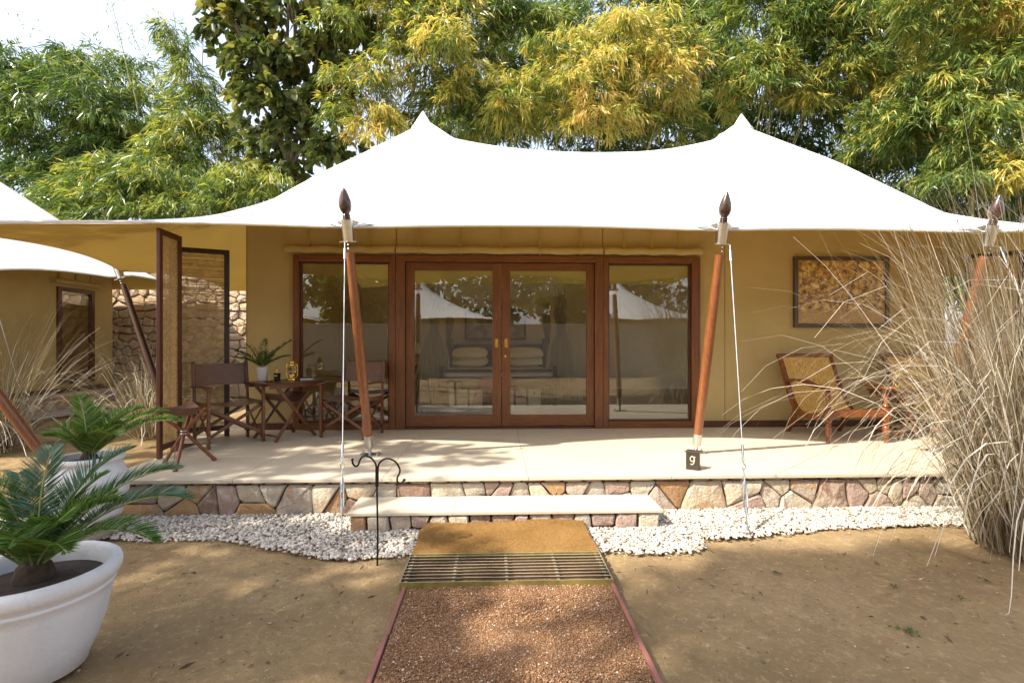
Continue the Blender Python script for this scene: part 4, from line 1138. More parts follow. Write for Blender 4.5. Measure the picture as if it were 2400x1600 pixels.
CURVE = [(-.36, .335), (-.30, .325), (-.2, .30), (-.08, .275), (.04, .272), (.14, .30), (.22, .37), (.29, .47), (.36, .60), (.43, .74), (.49, .86), (.52, .915), (.535, .935)]
def smooth_curve(C, n):
    C = np.array(C); s = np.concatenate([[0], np.cumsum(np.hypot(*np.diff(C, axis=0).T))]); t = np.linspace(0, s[-1], n)
    return list(zip(np.interp(t, s, C[:, 0]), np.interp(t, s, C[:, 1])))
def planter_chair(label, loc, rotz):
    t = thing('planter_chair', label, 'armchair', loc, rotz, 'planter chairs with cane seats')
    hw = .33; W = HONEY_WOOD; cv = smooth_curve(CURVE, 34)
    for sx in (-1, 1):
        x = sx * hw
        V = []; Fs = []
        for i, (y, z) in enumerate(cv):
            k = .052 if i < 20 else .052 - .018 * (i - 20) / 14
            a = cv[max(i - 1, 0)]; b = cv[min(i + 1, len(cv) - 1)]; d = Vector((b[0] - a[0], b[1] - a[1])).normalized(); nn = Vector((-d.y, d.x))
            for dx in (-.023, .023):
                V.append((x + dx, y + nn.x * .012, z + nn.y * .012)); V.append((x + dx, y - nn.x * k, z - nn.y * k))
        for i in range(len(cv) - 1):
            a = i * 4; b = a + 4
            Fs += [(a, a + 2, b + 2, b), (a + 1, b + 1, b + 3, a + 3), (a, b, b + 1, a + 1), (a + 2, a + 3, b + 3, b + 2)]
        e = (len(cv) - 1) * 4; Fs += [(0, 1, 3, 2), (e, e + 2, e + 3, e + 1)]
        MB().add(V, Fs).build('side_rail', W, t, 40, .004)
        # turned front leg carrying the arm
        prof = [(r_ * 1.2, z_) for r_, z_ in [(.013, 0), (.018, .004), (.0145, .05), (.022, .062), (.017, .07), (.024, .09), (.030, .15), (.027, .18), (.018, .19), (.028, .202), (.028, .212), (.018, .222), (.031, .238), (.031, .30)]]
        lg = MB().lathe(prof, (x, -.37, 0), 16)
        lg.box((x, -.37, .33), (.074, .074, .11))
        lg.lathe([(.03, .38), (.018, .392), (.030, .405), (.020, .42), (.017, .45), (.028, .49), (.031, .52), (.02, .545), (.030, .556), (.03, .566), (.018, .576), (.02, .60)], (x, -.37, 0), 16)
        lg.build('leg', W, t, 40)
        # sabre back leg
        V = []; Fs = []
        for i in range(7):
            s = i / 6; y = .20 + .17 * s ** 1.5 + .01; z = .31 * (1 - s); d = .042 - .010 * s
            V += [(x - .02, y - d, z), (x + .02, y - d, z), (x + .02, y + d, z), (x - .02, y + d, z)]
        for i in range(6):
            for j in range(4): Fs.append((i*4 + j, i*4 + 4 + j, i*4 + 4 + (j + 1) % 4, i*4 + (j + 1) % 4))
        Fs += [(0, 1, 2, 3), (27, 26, 25, 24)]
        MB().add(V, Fs).build('leg', W, t, 40, .004)
        # waved paddle arm
        A = []; B = []
        for i in range(21):
            s = i / 20; y = -.50 + .86 * s
            z = .605 + .004 * s + .045 * max(0, math.sin(PI * (s - .45) / .55)) * (1 if s > .45 else 0) - .012 * math.sin(PI * min(s / .45, 1))
            w = .060 - .010 * s + .016 * math.exp(-((s - .08) / .12) ** 2) + .012 * math.exp(-((s - .75) / .16) ** 2)
            if i == 0: w *= .55
            A.append((x - w, y, z)); B.append((x + w, y, z))
        MB().slab(B, A, (0, 0, .024)).build('armrest', W, t, 40, .007)
    cane = MB()
    c2 = [(y, z) for y, z in cv if y < .55]
    cane.slab([(-hw + .016, y, z + .004) for y, z in c2], [(hw - .016, y, z + .004) for y, z in c2], (0, 0, -.008))
    cane.build('cane_seat', CANESEAT, t, 50)
    MB().box((0, -.37, .325), (2 * hw - .067, .034, .078)).build('front_rail', W, t, 0, .004)
    MB().tube([(-hw - .035, .538, .940), (hw + .035, .538, .940)], .025, 12).build('top_rail', W, t, 40)
    MB().tube([(-hw + .02, .33, .10), (-.06, .33, .10), (0, .33, .10), (.06, .33, .10), (hw - .02, .33, .10)], [.010, .010, .018, .010, .010], 10).build('stretcher', W, t, 40)
    return t
planter_chair('polished planter chair with cane seat under the framed sepia picture', (3.985, 5.75, FZ), R(1))
planter_chair('polished planter chair mostly hidden by the tall dry grass', (5.36, 5.80, FZ), R(-4))
sd = fold_table('side_table', 'small folding wooden side table between the two planter chairs', (4.72, 5.72, FZ), R(18), .44, .40, .56, HONEY_WOOD, None, False)

# ---- brass hurricane lanterns
LGLASS, lnt, lp, lo = mat_new('lantern_glass'); lp.inputs['Base Color'].default_value = (1, 1, 1, 1); lp.inputs['Transmission Weight'].default_value = 1.0; lp.inputs['Roughness'].default_value = .02; lp.inputs['IOR'].default_value = 1.2
def lantern(label, loc, s=1.0):
    t = thing('brass_lantern', label, 'lantern', loc, R(20), 'brass oil lanterns')
    MB().lathe([(.048*s, 0), (.052*s, .006*s), (.050*s, .022*s), (.036*s, .034*s), (.033*s, .05*s), (.042*s, .058*s), (.040*s, .072*s), (.024*s, .078*s)], (0, 0, 0), 24).build('fuel_tank', BRASS, t, 40)
    MB().lathe([(.026*s, .075*s), (.040*s, .09*s), (.047*s, .115*s), (.044*s, .145*s), (.033*s, .168*s), (.028*s, .172*s)], (0, 0, 0), 24).build('globe', LGLASS, t, 60)
    cp = MB().lathe([(.034*s, .168*s), (.042*s, .172*s), (.040*s, .185*s), (.030*s, .198*s), (.036*s, .204*s), (.034*s, .215*s), (.018*s, .228*s), (.014*s, .24*s), (.018*s, .246*s), (.004*s, .252*s)], (0, 0, 0), 24).build('cap', BRASS, t, 40)
    for sx in (-1, 1):
        MB().tube([(sx*.044*s, 0, .03*s), (sx*.058*s, 0, .06*s), (sx*.060*s, 0, .14*s), (sx*.052*s, 0, .18*s), (sx*.038*s, 0, .19*s)], .005*s, 8).build('side_tube', BRASS, t, 40)
    m = MB()
    for z in (.105, .145):
        for a in (0, PI/2): m.tube([(.050*s*math.cos(a + q), .050*s*math.sin(a + q), z*s) for q in np.linspace(0, PI/2, 6)] , .0015*s, 5)
    for a in range(4): m.tube([(.040*s*math.cos(a*PI/2), .040*s*math.sin(a*PI/2), .085*s), (.050*s*math.cos(a*PI/2), .050*s*math.sin(a*PI/2), .12*s), (.036*s*math.cos(a*PI/2), .036*s*math.sin(a*PI/2), .168*s)], .0016*s, 5)
    m.build('guard_wire', BRASS, t, 40)
    return t
TT = FZ + .66
lantern('brass oil lantern standing on the table by the book', (-2.395, 6.01, TT + .001), 1.02)
lantern('brass lantern on the side table behind the dry grass', (4.70, 5.70, FZ + .561), .9)

# ---- small things on the table
cd = thing('scented_candle', 'black glass candle with gold stopper on the table', 'candle', (-2.555, 5.98, TT + .001))
MB().lathe([(.030, 0), (.034, .003), (.040, .085), (.041, .088), (.036, .088)], (0, 0, 0), 24).build('tumbler', BLACK_GLASS, cd, 40)
MB().lathe([(.030, .083), (.030, .092), (.010, .097), (.008, .105), (.015, .115), (.013, .128), (.005, .137)], (0, 0, 0), 20).build('stopper', BRASS, cd, 40)
MB().add([(-.017, -.0385, .05), (.017, -.0385, .05), (.017, -.0395, .066), (-.017, -.0395, .066)], [(0, 1, 2, 3)]).build('paper_tag', m_plain('gold_tag', (.55, .4, .16), .4, .3), cd, 0)
bk = thing('notebook', 'small dark notebook with pale pages lying by the lantern', 'book', (-2.24, 6.07, TT + .001), R(12))
MB().bb(-.075, .075, -.055, .055, 0, .005).bb(-.075, .075, -.055, .055, .021, .026).bb(-.075, -.070, -.055, .055, .005, .021).build('cover', m_plain('dark_cover', (.05, .02, .012), .5), bk, 0, .001)
MB().bb(-.069, .072, -.052, .052, .0052, .0208).build('pages', m_plain('paper', (.68, .62, .50), .8), bk, 0)
ty = thing('trinket_dish', 'small flat brass dish at the front corner of the table', 'dish', (-2.545, 5.745, TT + .001))
MB().lathe([(.030, 0), (.046, .004), (.050, .012), (.048, .012), (.040, .006), (.010, .005)], (0, 0, 0), 24).build('dish', BRASS, ty, 40)
MB().lathe([(.012, 0), (.016, .006), (.010, .012)], (.008, .005, .006), 10).build('trinket', m_plain('gold_bits', (.6, .45, .15), .3, 1.0), ty, 40)

# ---- number block by the pole
nbk = thing('number_block', 'small dark wooden block with pale number nine on the veranda edge', 'block', (1.742, 4.335, FZ), R(-33))
MB().bb(-.055, .055, -.036, .036, 0, .165).build('block', m_wood('block_wood', (.018, .010, .007), (.05, .03, .02), .5), nbk, 0, .004)
dig = []
for a in np.linspace(R(20), R(380), 20): dig.append((.017 * math.cos(a), -.0375, .098 + .021 * math.sin(a)))
CREAMY = m_plain('cream_numeral', (.66, .55, .36), .5)
d_ = MB().tube(dig, .0042, 6)
d_.tube([(.017, -.0375, .112), (.0185, -.0375, .098), (.016, -.0375, .072), (.006, -.0375, .052), (-.006, -.0375, .048), (-.014, -.0375, .056)], [.0045, .0048, .0045, .004, .0035, .005], 6)
d_.tube([(.014, -.0375, .114), (.026, -.0375, .118)], .0032, 6)
d_.build('numeral', CREAMY, nbk, 50)

# ---- double shepherd's hook
hk = thing('garden_hook', 'black iron double garden hook stuck in the earth beside the step', 'hook', (-.761, 3.275, 0), R(2))
def hp(L): return [((x - 1503) * .000718, 0, (1265 - y) * .000718) for x, y in L]
def spline(P, n=6):
    P = [Vector(p) for p in P]; out = []
    for i in range(len(P) - 1):
        p0 = P[max(i - 1, 0)]; p1 = P[i]; p2 = P[i + 1]; p3 = P[min(i + 2, len(P) - 1)]
        for k in range(n):
            t = k / n
            out.append(.5 * ((2 * p1) + (p2 - p0) * t + (2*p0 - 5*p1 + 4*p2 - p3) * t*t + (3*p1 - p0 - 3*p2 + p3) * t**3))
    return out + [P[-1]]
MB().tube([(0, 0, -.12), (.004, 0, .2), (0, 0, .42), (0, 0, .55)], .0062, 8).tube([(-.0005, 0, .50), (-.0005, 0, .62)], .0115, 8).build('stem', IRON, hk, 40)
lft = hp([(1499, 560), (1497, 400), (1470, 330), (1420, 294), (1375, 295), (1350, 330), (1335, 370), (1310, 381), (1288, 355), (1284, 322)])
rgt = hp([(1508, 560), (1511, 400), (1530, 350), (1570, 320), (1620, 322), (1670, 352), (1704, 410), (1703, 450), (1684, 490), (1683, 525), (1705, 546), (1730, 532), (1745, 512)])
MB().tube(spline(lft), .0062, 8).lathe([(.002, -.010), (.009, -.005), (.010, 0), (.008, .006), (.002, .009)], lft[-1], 12).build('hook_arm', IRON, hk, 50)
MB().tube(spline(rgt), .0062, 8).lathe([(.002, -.010), (.009, -.005), (.010, 0), (.008, .006), (.002, .009)], rgt[-1], 12).build('hook_arm', IRON, hk, 50)

# ---- foot grate and coir mat
GRM, gnt, gp, _ = mat_new('grate_metal')
gv = coords(gnt); geo_ = nd(gnt, 'ShaderNodeNewGeometry'); sz_ = nd(gnt, 'ShaderNodeSeparateXYZ'); ln(gnt, geo_.outputs['Normal'], sz_.inputs[0])
gf = noise(gnt, gv, 14, 6, .65)
paint = ramp(gnt, gf, [(.3, (.13, .10, .018)), (.6, (.22, .175, .04)), (.8, (.28, .22, .08))])
worn = math_(gnt, 'MULTIPLY', math_(gnt, 'SUBTRACT', sz_.outputs['Z'], .6, True), 2.3, True)
ln(gnt, mixc(gnt, worn, paint, (.46, .42, .35)), gp.inputs['Base Color']); gp.inputs['Roughness'].default_value = .5
ln(gnt, math_(gnt, 'MULTIPLY', worn, .7), gp.inputs['Metallic'])
gt = thing('foot_grate', 'olive metal foot scraper grate at the end of the red path', 'grate', (.07, 3.08, 0))
BARM, gnt2, gp2, _ = mat_new('grate_bar')
geo2 = nd(gnt2, 'ShaderNodeNewGeometry'); sz2 = nd(gnt2, 'ShaderNodeSeparateXYZ'); ln(gnt2, geo2.outputs['Normal'], sz2.inputs[0])
w2b = math_(gnt2, 'MULTIPLY', math_(gnt2, 'SUBTRACT', sz2.outputs['Z'], .5, True), 2.0, True)
ln(gnt2, mixc(gnt2, w2b, (.07, .040, .014), (.42, .37, .28)), gp2.inputs['Base Color']); gp2.inputs['Roughness'].default_value = .45
GX0, GX1, GY0, GY1, GZ = -.545, .69, 2.885, 3.275, .062
MB().bb(GX0, GX1, GY0, GY0 + .006, .012, GZ).bb(GX0, GX1, GY1 - .006, GY1, .012, GZ).bb(GX0, GX0 + .006, GY0 + .006, GY1 - .006, .012, GZ).bb(GX1 - .006, GX1, GY0 + .006, GY1 - .006, .012, GZ).build('frame', GRM, gt, 0, .001, off=True)
for i in range(8):
    yy = GY0 + .047 + i * (GY1 - GY0 - .05) / 8
    MB().bb(GX0 + .006, GX1 - .006, yy - .0026, yy + .0026, .051, GZ + .001).build('bar', BARM, gt, 0, .001, off=True)
for x in (GX0 + .03, -.24, .072, .375, GX1 - .03):
    MB().bb(x - .008, x + .008, GY0 + .006, GY1 - .006, .028, .0505).build('cross_tie', GRM, gt, 0, .001, off=True)
    for i in range(8):
        yy = GY0 + .047 + i * (GY1 - GY0 - .05) / 8
        if i < 7: MB().bb(x - .010, x + .010, yy + .0030, yy + .016, .0507, .0605).build('spacer', GRM, gt, 0, .001, off=True)
MB().bb(GX0 + .007, GX1 - .007, GY0 + .007, GY1 - .007, .001, .008).build('dirt_pan', m_plain('pit_dirt', (.09, .048, .02), .95, 0, .5, 20, 1.0, 50), gt, 0, off=True)

COIR, cnt, cp_, _ = mat_new('coir')
cv_ = coords(cnt); cf = noise(cnt, cv_, 4, 6, .6); cg = noise(cnt, cv_, 240, 3, .7)
cc = ramp(cnt, cf, [(.3, (.215, .115, .036)), (.55, (.30, .17, .058)), (.8, (.36, .21, .08))]); cc = mixc(cnt, math_(cnt, 'MULTIPLY', cg, .6), cc, (.14, .07, .02))
ln(cnt, cc, cp_.inputs['Base Color']); cp_.inputs['Roughness'].default_value = 1.0; cp_.inputs['Specular IOR Level'].default_value = .05
bump(cnt, cp_, cg, 1.0, .006)
mt = thing('coir_mat', 'thick brown coir door mat lying between grate and step', 'mat', (.075, 3.5, 0))
nx, ny = 40, 18; V = []
def matz(u, v):   # lies over the pebbles, ends against the step
    return .052 + .035 * min(1, v * 1.6) + .006 * math.sin(u * 9 + 1) * v + .008 * math.sin(v * 5 + u * 4) - .02 * max(0, .12 - v) / .12
for i in range(nx + 1):
    for j in range(ny + 1):
        u, v = i / nx, j / ny
        x0, x1 = -.552 + .045 * v + .012 * math.sin(v * 7), .690 - .028 * v + .01 * math.sin(v * 6 + 1)
        V.append((x0 + (x1 - x0) * u, 3.272 + .50 * v + .012 * math.sin(u * 11) * (1 - v), matz(u, v)))
Fs = [(i * (ny + 1) + j, (i + 1) * (ny + 1) + j, (i + 1) * (ny + 1) + j + 1, i * (ny + 1) + j + 1) for i in range(nx) for j in range(ny)]
b0 = len(V); V2 = [(x, y, z - .042) for x, y, z in V]
m = MB(); m.add(V + V2, Fs + [tuple(b0 + k for k in f[::-1]) for f in Fs])
rim = [i * (ny + 1) for i in range(nx + 1)] + [nx * (ny + 1) + j for j in range(1, ny + 1)] + [i * (ny + 1) + ny for i in range(nx - 1, -1, -1)] + [j for j in range(ny - 1, 0, -1)]
for a, b in zip(rim, rim[1:] + rim[:1]): m.f.append((b, a, b0 + a, b0 + b)); m.m.append(0)
mbase = m.build('mat_body', COIR, mt, 50, off=True)
nF = 26000
u = rng.uniform(0, 1, nF); v = rng.uniform(0, 1, nF); k = rng.uniform(0, 1, nF) < .22; v[k] = 0
x0 = -.552 + .045 * v; x1 = .690 - .028 * v
P = np.stack([x0 + (x1 - x0) * u, 3.272 + .50 * v + .012 * np.sin(u * 11) * (1 - v), [matz(a, b) for a, b in zip(u, v)]], -1)
P[k, 2] -= rng.uniform(0, .04, k.sum())
D = np.stack([rng.normal(0, .5, nF), rng.normal(0, .5, nF) - 1.0 * k, rng.uniform(.5, 1, nF)], -1)
FIB = m_leaf('coir_fibre', [(0, (.16, .08, .024)), (.5, (.28, .155, .05)), (1, (.38, .23, .09))], .0, .9)
V, Fq, T = leaves(P, D, rng.uniform(.006, .013, nF), .0016, rng.uniform(0, 1, nF), sag=.1)
kind(link('coir_fibres', raw_mesh('coir_fibres', V - np.array(OFF[mt.name]), Fq, FIB, T), mt), 'stuff')

# ---- framed sepia picture
PRINT, pnt, pp, _ = mat_new('sepia_print')
pv = coords(pnt)
n1 = noise(pnt, pv, 16, 8, .75, .4); n2 = noise(pnt, coords(pnt, (1, 1, 3)), 40, 5, .7); sx_ = nd(pnt, 'ShaderNodeSeparateXYZ'); ln(pnt, pv, sx_.inputs[0])
fol = ramp(pnt, n1, [(.34, (.05, .02, .004)), (.45, (.24, .12, .02)), (.54, (.55, .34, .08)), (.66, (.80, .64, .30))])
gra = ramp(pnt, n2, [(.30, (.22, .12, .025)), (.55, (.46, .29, .09)), (.8, (.66, .48, .22))])
gl_ = math_(pnt, 'MULTIPLY', math_(pnt, 'SUBTRACT', -.17, math_(pnt, 'ADD', sx_.outputs['Z'], math_(pnt, 'MULTIPLY', n1, .1))), 14, True)
c0 = mixc(pnt, gl_, fol, gra)
def dark_line(c, x0, slope, w):
    d = math_(pnt, 'ABSOLUTE', math_(pnt, 'SUBTRACT', math_(pnt, 'SUBTRACT', sx_.outputs['X'], math_(pnt, 'MULTIPLY', sx_.outputs['Z'], slope)), math_(pnt, 'ADD', x0, math_(pnt, 'MULTIPLY', math_(pnt, 'SUBTRACT', n2, .5), .06))))
    return mixc(pnt, math_(pnt, 'MULTIPLY', math_(pnt, 'MULTIPLY', math_(pnt, 'SUBTRACT', w, d), 120, True), math_(pnt, 'SUBTRACT', 1.0, gl_)), c, (.028, .011, .004))
for a in ((.13, .25, .010), (-.2, 2.6, .012), (.1, -2.2, .012), (-.45, 3.5, .014), (.3, 1.8, .010)): c0 = dark_line(c0, *a)
ln(pnt, c0, pp.inputs['Base Color']); pp.inputs['Roughness'].default_value = .35
pf = thing('framed_picture', 'framed sepia picture of trees hanging on the ochre wall', 'picture', (4.57, WY - .001, 2.09))
m = frame_rect(MB(), -.64, .64, -.465, .465, -.045, 0, .05, .05, .05, .05)
PFW = m_wood('picture_frame_wood', (.05, .026, .012), (.12, .065, .03), .5)
m.build('frame', [PFW, PFW], pf, 0, .004)
MB().add([(-.592, -.02, -.417), (.592, -.02, -.417), (.592, -.02, .417), (-.592, -.02, .417)], [(0, 1, 2, 3)]).build('print', PRINT, pf, 0)

# ================================================================== POTS AND PALMS
def frond(par, base, az, el, L, mat, dens=46, lw=.011, ll=.17, droop=1.1, vee=.45, tintb=.5, name='frond', twist=0.0):
    """arching midrib with two ranks of narrow leaflets"""
    K = 22; p = np.array(base, float); pts = [p.copy()]; tang = []
    e = el
    for i in range(K):
        s = i / K
        e2 = el - droop * s ** 1.7
        d = np.array([math.cos(az) * math.cos(e2), math.sin(az) * math.cos(e2), math.sin(e2)])
        p = p + d * L / K; pts.append(p.copy()); tang.append(d)
    tang.append(tang[-1]); pts = np.array(pts); tang = np.array(tang)
    rm = MB().tube([tuple(q) for q in pts[::2]], [.0062 * (1 - .75 * i / 11) * (L / .6) for i in range(12)], 6)
    st_ = mat_stem
    parts_ = []
    S = np.linspace(.10, .99, dens)
    P0 = np.stack([np.interp(S * K, np.arange(K + 1), pts[:, k]) for k in range(3)], -1)
    T = unit(np.stack([np.interp(S * K, np.arange(K + 1), tang[:, k]) for k in range(3)], -1))
    sidev = unit(np.cross(T, np.array([0, 0, 1.0]) + 1e-3 * rng.normal(size=3))); upv = np.cross(sidev, T)
    c, s = math.cos(twist), math.sin(twist)
    sidev, upv = sidev * c + upv * s, upv * c - sidev * s
    prof = np.clip(np.sin(PI * np.clip(S * .93 + .07, 0, 1)) ** .55, .2, 1)
    for sg in (-1, 1):
        D = unit(sidev * sg * (1 - .45 * S[:, None]) + T * (.35 + .75 * S[:, None]) + upv * vee + rng.normal(0, .05, (dens, 3)))
        parts_.append(leaves(P0, D, ll * prof * rng.uniform(.9, 1.08, dens), lw, np.clip(tintb + rng.normal(0, .16, dens), 0, 1), .1, sag=.12))
    V, Fq, Tn = cat_leaves(parts_)
    me = raw_mesh(name, V - np.array(OFF[par.name]), Fq, mat, Tn)
    o = link(name, me, par)
    rm.build('midrib', st_, o, 50, off=True)
    return o
mat_stem = STEM
pot = thing('plant_pot', 'large white bowl pot with a spreading cycad in the near left corner', 'pot', (-2.02, 2.27, 0))
k = 1.02
MB().lathe([(.165*k, 0), (.180*k, .006), (.186*k, .03), (.215*k, .10), (.248*k, .20), (.266*k, .30), (.272*k, .338), (.279*k, .345), (.281*k, .352), (.277*k, .360), (.283*k, .374), (.296*k, .386), (.303*k, .405), (.304*k, .425), (.298*k, .443), (.286*k, .452), (.272*k, .450), (.258*k, .438), (.250*k, .40), (.245*k, .36)], (-2.02, 2.27, 0), 64).build('bowl', WHITE_POT, pot, 50, off=True)
MB().lathe([(.249, .375), (.20, .385), (.10, .398), (.03, .402)], (-2.02, 2.27, 0), 40).build('soil', SOIL, pot, 50, off=True)
cy = thing('cycad', 'green cycad palm with sky-tinted upper fronds growing in the large white bowl pot', 'plant', (-2.02, 2.27, .40))
MB().lathe([(.07, -.02), (.075, .02), (.06, .07), (.03, .10)], (-2.02, 2.27, .39), 16).build('trunk', m_plain('cycad_trunk', (.05, .03, .018), .95, 0, .5, 30, 1.0, 60), cy, 50, off=True)
for az, el, L, bl in ((118, 84, .56, 1), (60, 74, .60, 1), (26, 58, .66, 1), (6, 46, .70, .5), (-10, 36, .62, 0), (35, 70, .38, 0), (140, 66, .52, 1), (185, 50, .5, 0), (225, 50, .52, 0), (265, 55, .50, 0),
                      (-58, 52, .46, 0), (165, 76, .46, 0), (330, 66, .36, 0), (85, 66, .46, 0), (8, 64, .42, 0), (-35, 44, .42, 0)):
    frond(cy, (-2.02 + .03 * math.cos(R(az)), 2.27 + .03 * math.sin(R(az)), .46), R(az), R(el), L, SKY_TINT_CYCAD if bl > .6 or (bl > .3) else CYCAD, 96, .0074, .155, 1.15, .5, .45 + .2 * rnd.random())
urn = thing('plant_urn', 'white rounded urn with a green cycad behind the large bowl pot', 'pot', (-2.99, 3.8, 0))
MB().lathe([(.13, 0), (.15, .01), (.18, .10), (.222, .24), (.244, .36), (.240, .44), (.212, .51), (.192, .545), (.196, .556), (.214, .565), (.219, .580), (.214, .596), (.200, .602), (.186, .594), (.18, .55)], (-2.99, 3.8, 0), 48).build('urn', WHITE_POT, urn, 50, off=True)
MB().lathe([(.184, .55), (.1, .56), (.02, .562)], (-2.99, 3.8, 0), 30).build('soil', SOIL, urn, 50, off=True)
cy = thing('cycad', 'bright green cycad palm growing in the white urn', 'plant', (-2.99, 3.8, .56))
MB().lathe([(.055, -.02), (.055, .03), (.03, .07)], (-2.99, 3.8, .56), 14).build('trunk', m_plain('cycad_stub', (.05, .03, .018), .95, 0, .5, 30, 1.0, 60), cy, 50, off=True)
for az, el, L in ((140, 74, .54), (75, 68, .42), (2, 40, .72), (20, 52, .58), (170, 60, .34), (-30, 44, .46), (110, 60, .42), (230, 58, .30), (280, 55, .30), (48, 66, .46), (-8, 62, .38), (310, 58, .32), (120, 66, .46)):
    frond(cy, (-2.99 + .02 * math.cos(R(az)), 3.8 + .02 * math.sin(R(az)), .60), R(az), R(el), L, CYCAD, 62, .0115, .145, 1.0, .5, .55 + .25 * rnd.random())
tp = thing('potted_palm', 'small palm in a white ceramic pot on the folding table', 'plant', (-2.735, 6.0, TT + .001))
MB().lathe([(.048, 0), (.052, .004), (.068, .155), (.070, .16), (.064, .16), (.060, .135)], (-2.735, 6.0, TT + .001), 28).build('pot', WHITE_CERAMIC, tp, 50, off=True)
MB().lathe([(.061, .135), (.02, .142), (.005, .142)], (-2.735, 6.0, TT + .001), 16).build('soil', SOIL, tp, 50, off=True)
for az, el, L in ((95, 82, .36), (0, 52, .52), (190, 45, .36), (165, 62, .36), (40, 58, .34), (-40, 40, .30), (215, 35, .30), (300, 55, .28), (20, 35, .34)):
    frond(tp, (-2.735, 6.0, TT + .15), R(az), R(el), L, CYCAD, 26, .010, .105, .55, .45, .35)

# ================================================================== TALL DRY GRASS
def grass(label, c, rad, n, hmin, hmax, lean, bias=(0, 0), arches=.5, w=.009, fallen=0, name='tall_grass', fan=0):
    t = thing(name, label, 'grass', (c[0], c[1], 0), 0, 'clumps of tall dry grass')
    def blades(n, h0, h1, lean, droop, wd, tb, lift=0.0):
        a = rng.uniform(0, 2 * PI, n); r = rad * np.sqrt(rng.uniform(0, 1, n))
        b = np.stack([c[0] + r * np.cos(a), c[1] + r * np.sin(a), np.zeros(n) - .02], -1)
        L = rng.uniform(h0, h1, n); K = 10
        out = np.stack([np.cos(a) * r / rad, np.sin(a) * r / rad], -1) + rng.normal(0, .45, (n, 2)) + np.array(bias)
        el = out * lean
        dr = np.abs(rng.normal(droop, droop * .5, n)); pw = rng.uniform(2.0, 4.5, n)
        P = np.zeros((n, K, 3)); P[:, 0] = b; d = np.concatenate([el, np.ones((n, 1))], 1); d = unit(d)
        ph = rng.uniform(0, 6, n)
        for k in range(1, K):
            s = k / (K - 1)
            dd = d.copy(); horiz = unit(d[:, :2] + 1e-6)
            bend = (dr * s ** pw)[:, None]
            dd[:, :2] += horiz * np.minimum(bend, 1.0) * .75; dd[:, 2] -= bend[:, 0] * 1.35
            dd = unit(dd) + .03 * np.stack([np.sin(ph + k), np.cos(ph * 1.3 + k), 0 * ph], -1)
            P[:, k] = P[:, k - 1] + unit(dd) * (L / (K - 1))[:, None]
        P[:, :, 2] = np.maximum(P[:, :, 2], .012) if lift == 0 else P[:, :, 2]
        s = np.linspace(0, 1, K)[None]
        Wd = wd * rng.uniform(.6, 1.4, n)[:, None] * (1 - .75 * s ** 1.5)
        side = unit(np.stack([rng.normal(size=n) , rng.normal(size=n) * .6, rng.normal(size=n) * .15], -1))
        return ribbons(P, Wd, side, np.clip(tb + rng.normal(0, .2, n), 0, 1))
    V, Fq, T = blades(int(n * .45), hmax * .6, hmax, lean, .25, w * .62, .34)
    link('stalks', raw_mesh('stalks', V - np.array([c[0], c[1], 0]), Fq, DRYGRASS, T), t)
    q = [blades(int(n * .55 * arches), hmin, hmax * .72, lean * 1.0, 1.9, w, .70), blades(int(n * .55 * (1 - arches)), hmin * .5, hmax * .55, lean * .6, .7, w * .8, .28), blades(int(n * .16), hmax * .75, hmax * 1.06, lean * 1.25, 1.5, w * .42, .85)]
    if fan:      # long stems thrown out to the left
        b_ = bias; bias = (-1.5, -.1); q.append(blades(fan, hmax * .75, hmax * 1.0, .27, .8, w * .5, .6)); q.append(blades(fan // 3, hmax * .8, hmax * .95, .24, 1.7, w * .45, .85)); bias = b_
    if fallen: q.append(blades(fallen, hmin * .35, hmin * .8, lean * 2.6, 2.2, w * .8, .5))
    V, Fq, T = cat_leaves(q)
    link('blades', raw_mesh('blades', V - np.array([c[0], c[1], 0]), Fq, DRYGRASS, T), t)
    return t
grass('huge clump of tall dry grass at the right edge before the veranda', (3.84, 3.30), .44, 1800, 1.15, 2.8, .17, (-.14, .0), .5, .0115, 16, fan=60)
grass('dry grass clump arching over the ground at the far left', (-6.75, 6.9), .30, 420, .8, 2.2, .55, (.15, -.1), .75, .012, 30)
grass('dry grass clump beside the slanting pole and stone wall', (-5.15, 7.75), .26, 460, .6, 1.75, .5, (-.1, -.1), .7, .011, 30)
grass('dry grass clump standing beyond the planter chairs at the right', (6.9, 5.0), .35, 500, .7, 2.1, .35, (0, 0), .5, .012, 0)

# ================================================================== BAMBOO, TREES
def lump_leaves(c, r, n_cl, per, L, W, tint, tvar, droop=.55, shell=.5, ovate=False, sag=.3, flat=0):
    c = np.array(c); r = np.array(r)
    d = unit(rng.normal(size=(n_cl, 3)))
    d[:, 2] = np.where(d[:, 2] < -.5, -d[:, 2], d[:, 2]); d = unit(d)
    rad = (shell + (1 - shell) * rng.uniform(0, 1, n_cl) ** .6) * (1 + .22 * np.sin(d[:, 0] * 7 + c[0] * 3) * np.cos(d[:, 2] * 6 + c[1]))
    p = c + d * r * rad[:, None]
    p = np.repeat(p, per, 0); dd = np.repeat(d, per, 0); n = len(p)
    main = unit(dd * np.array([1, 1, .45]) + np.array([0, 0, -droop]) + np.repeat(rng.normal(0, .4, (n_cl, 3)), per, 0))
    D = unit(main + rng.normal(0, .42, (n, 3)))
    base = p + main * L * rng.uniform(-.5, .7, (n, 1)) + rng.normal(0, L * .14, (n, 3))
    tt = np.clip(tint + np.repeat(rng.normal(0, tvar, n_cl), per) + rng.normal(0, tvar * .55, n), 0, 1)
    return leaves(base, D, L * rng.uniform(.6, 1.2, n), W * rng.uniform(.7, 1.25, n), tt, .12, ovate, sag)
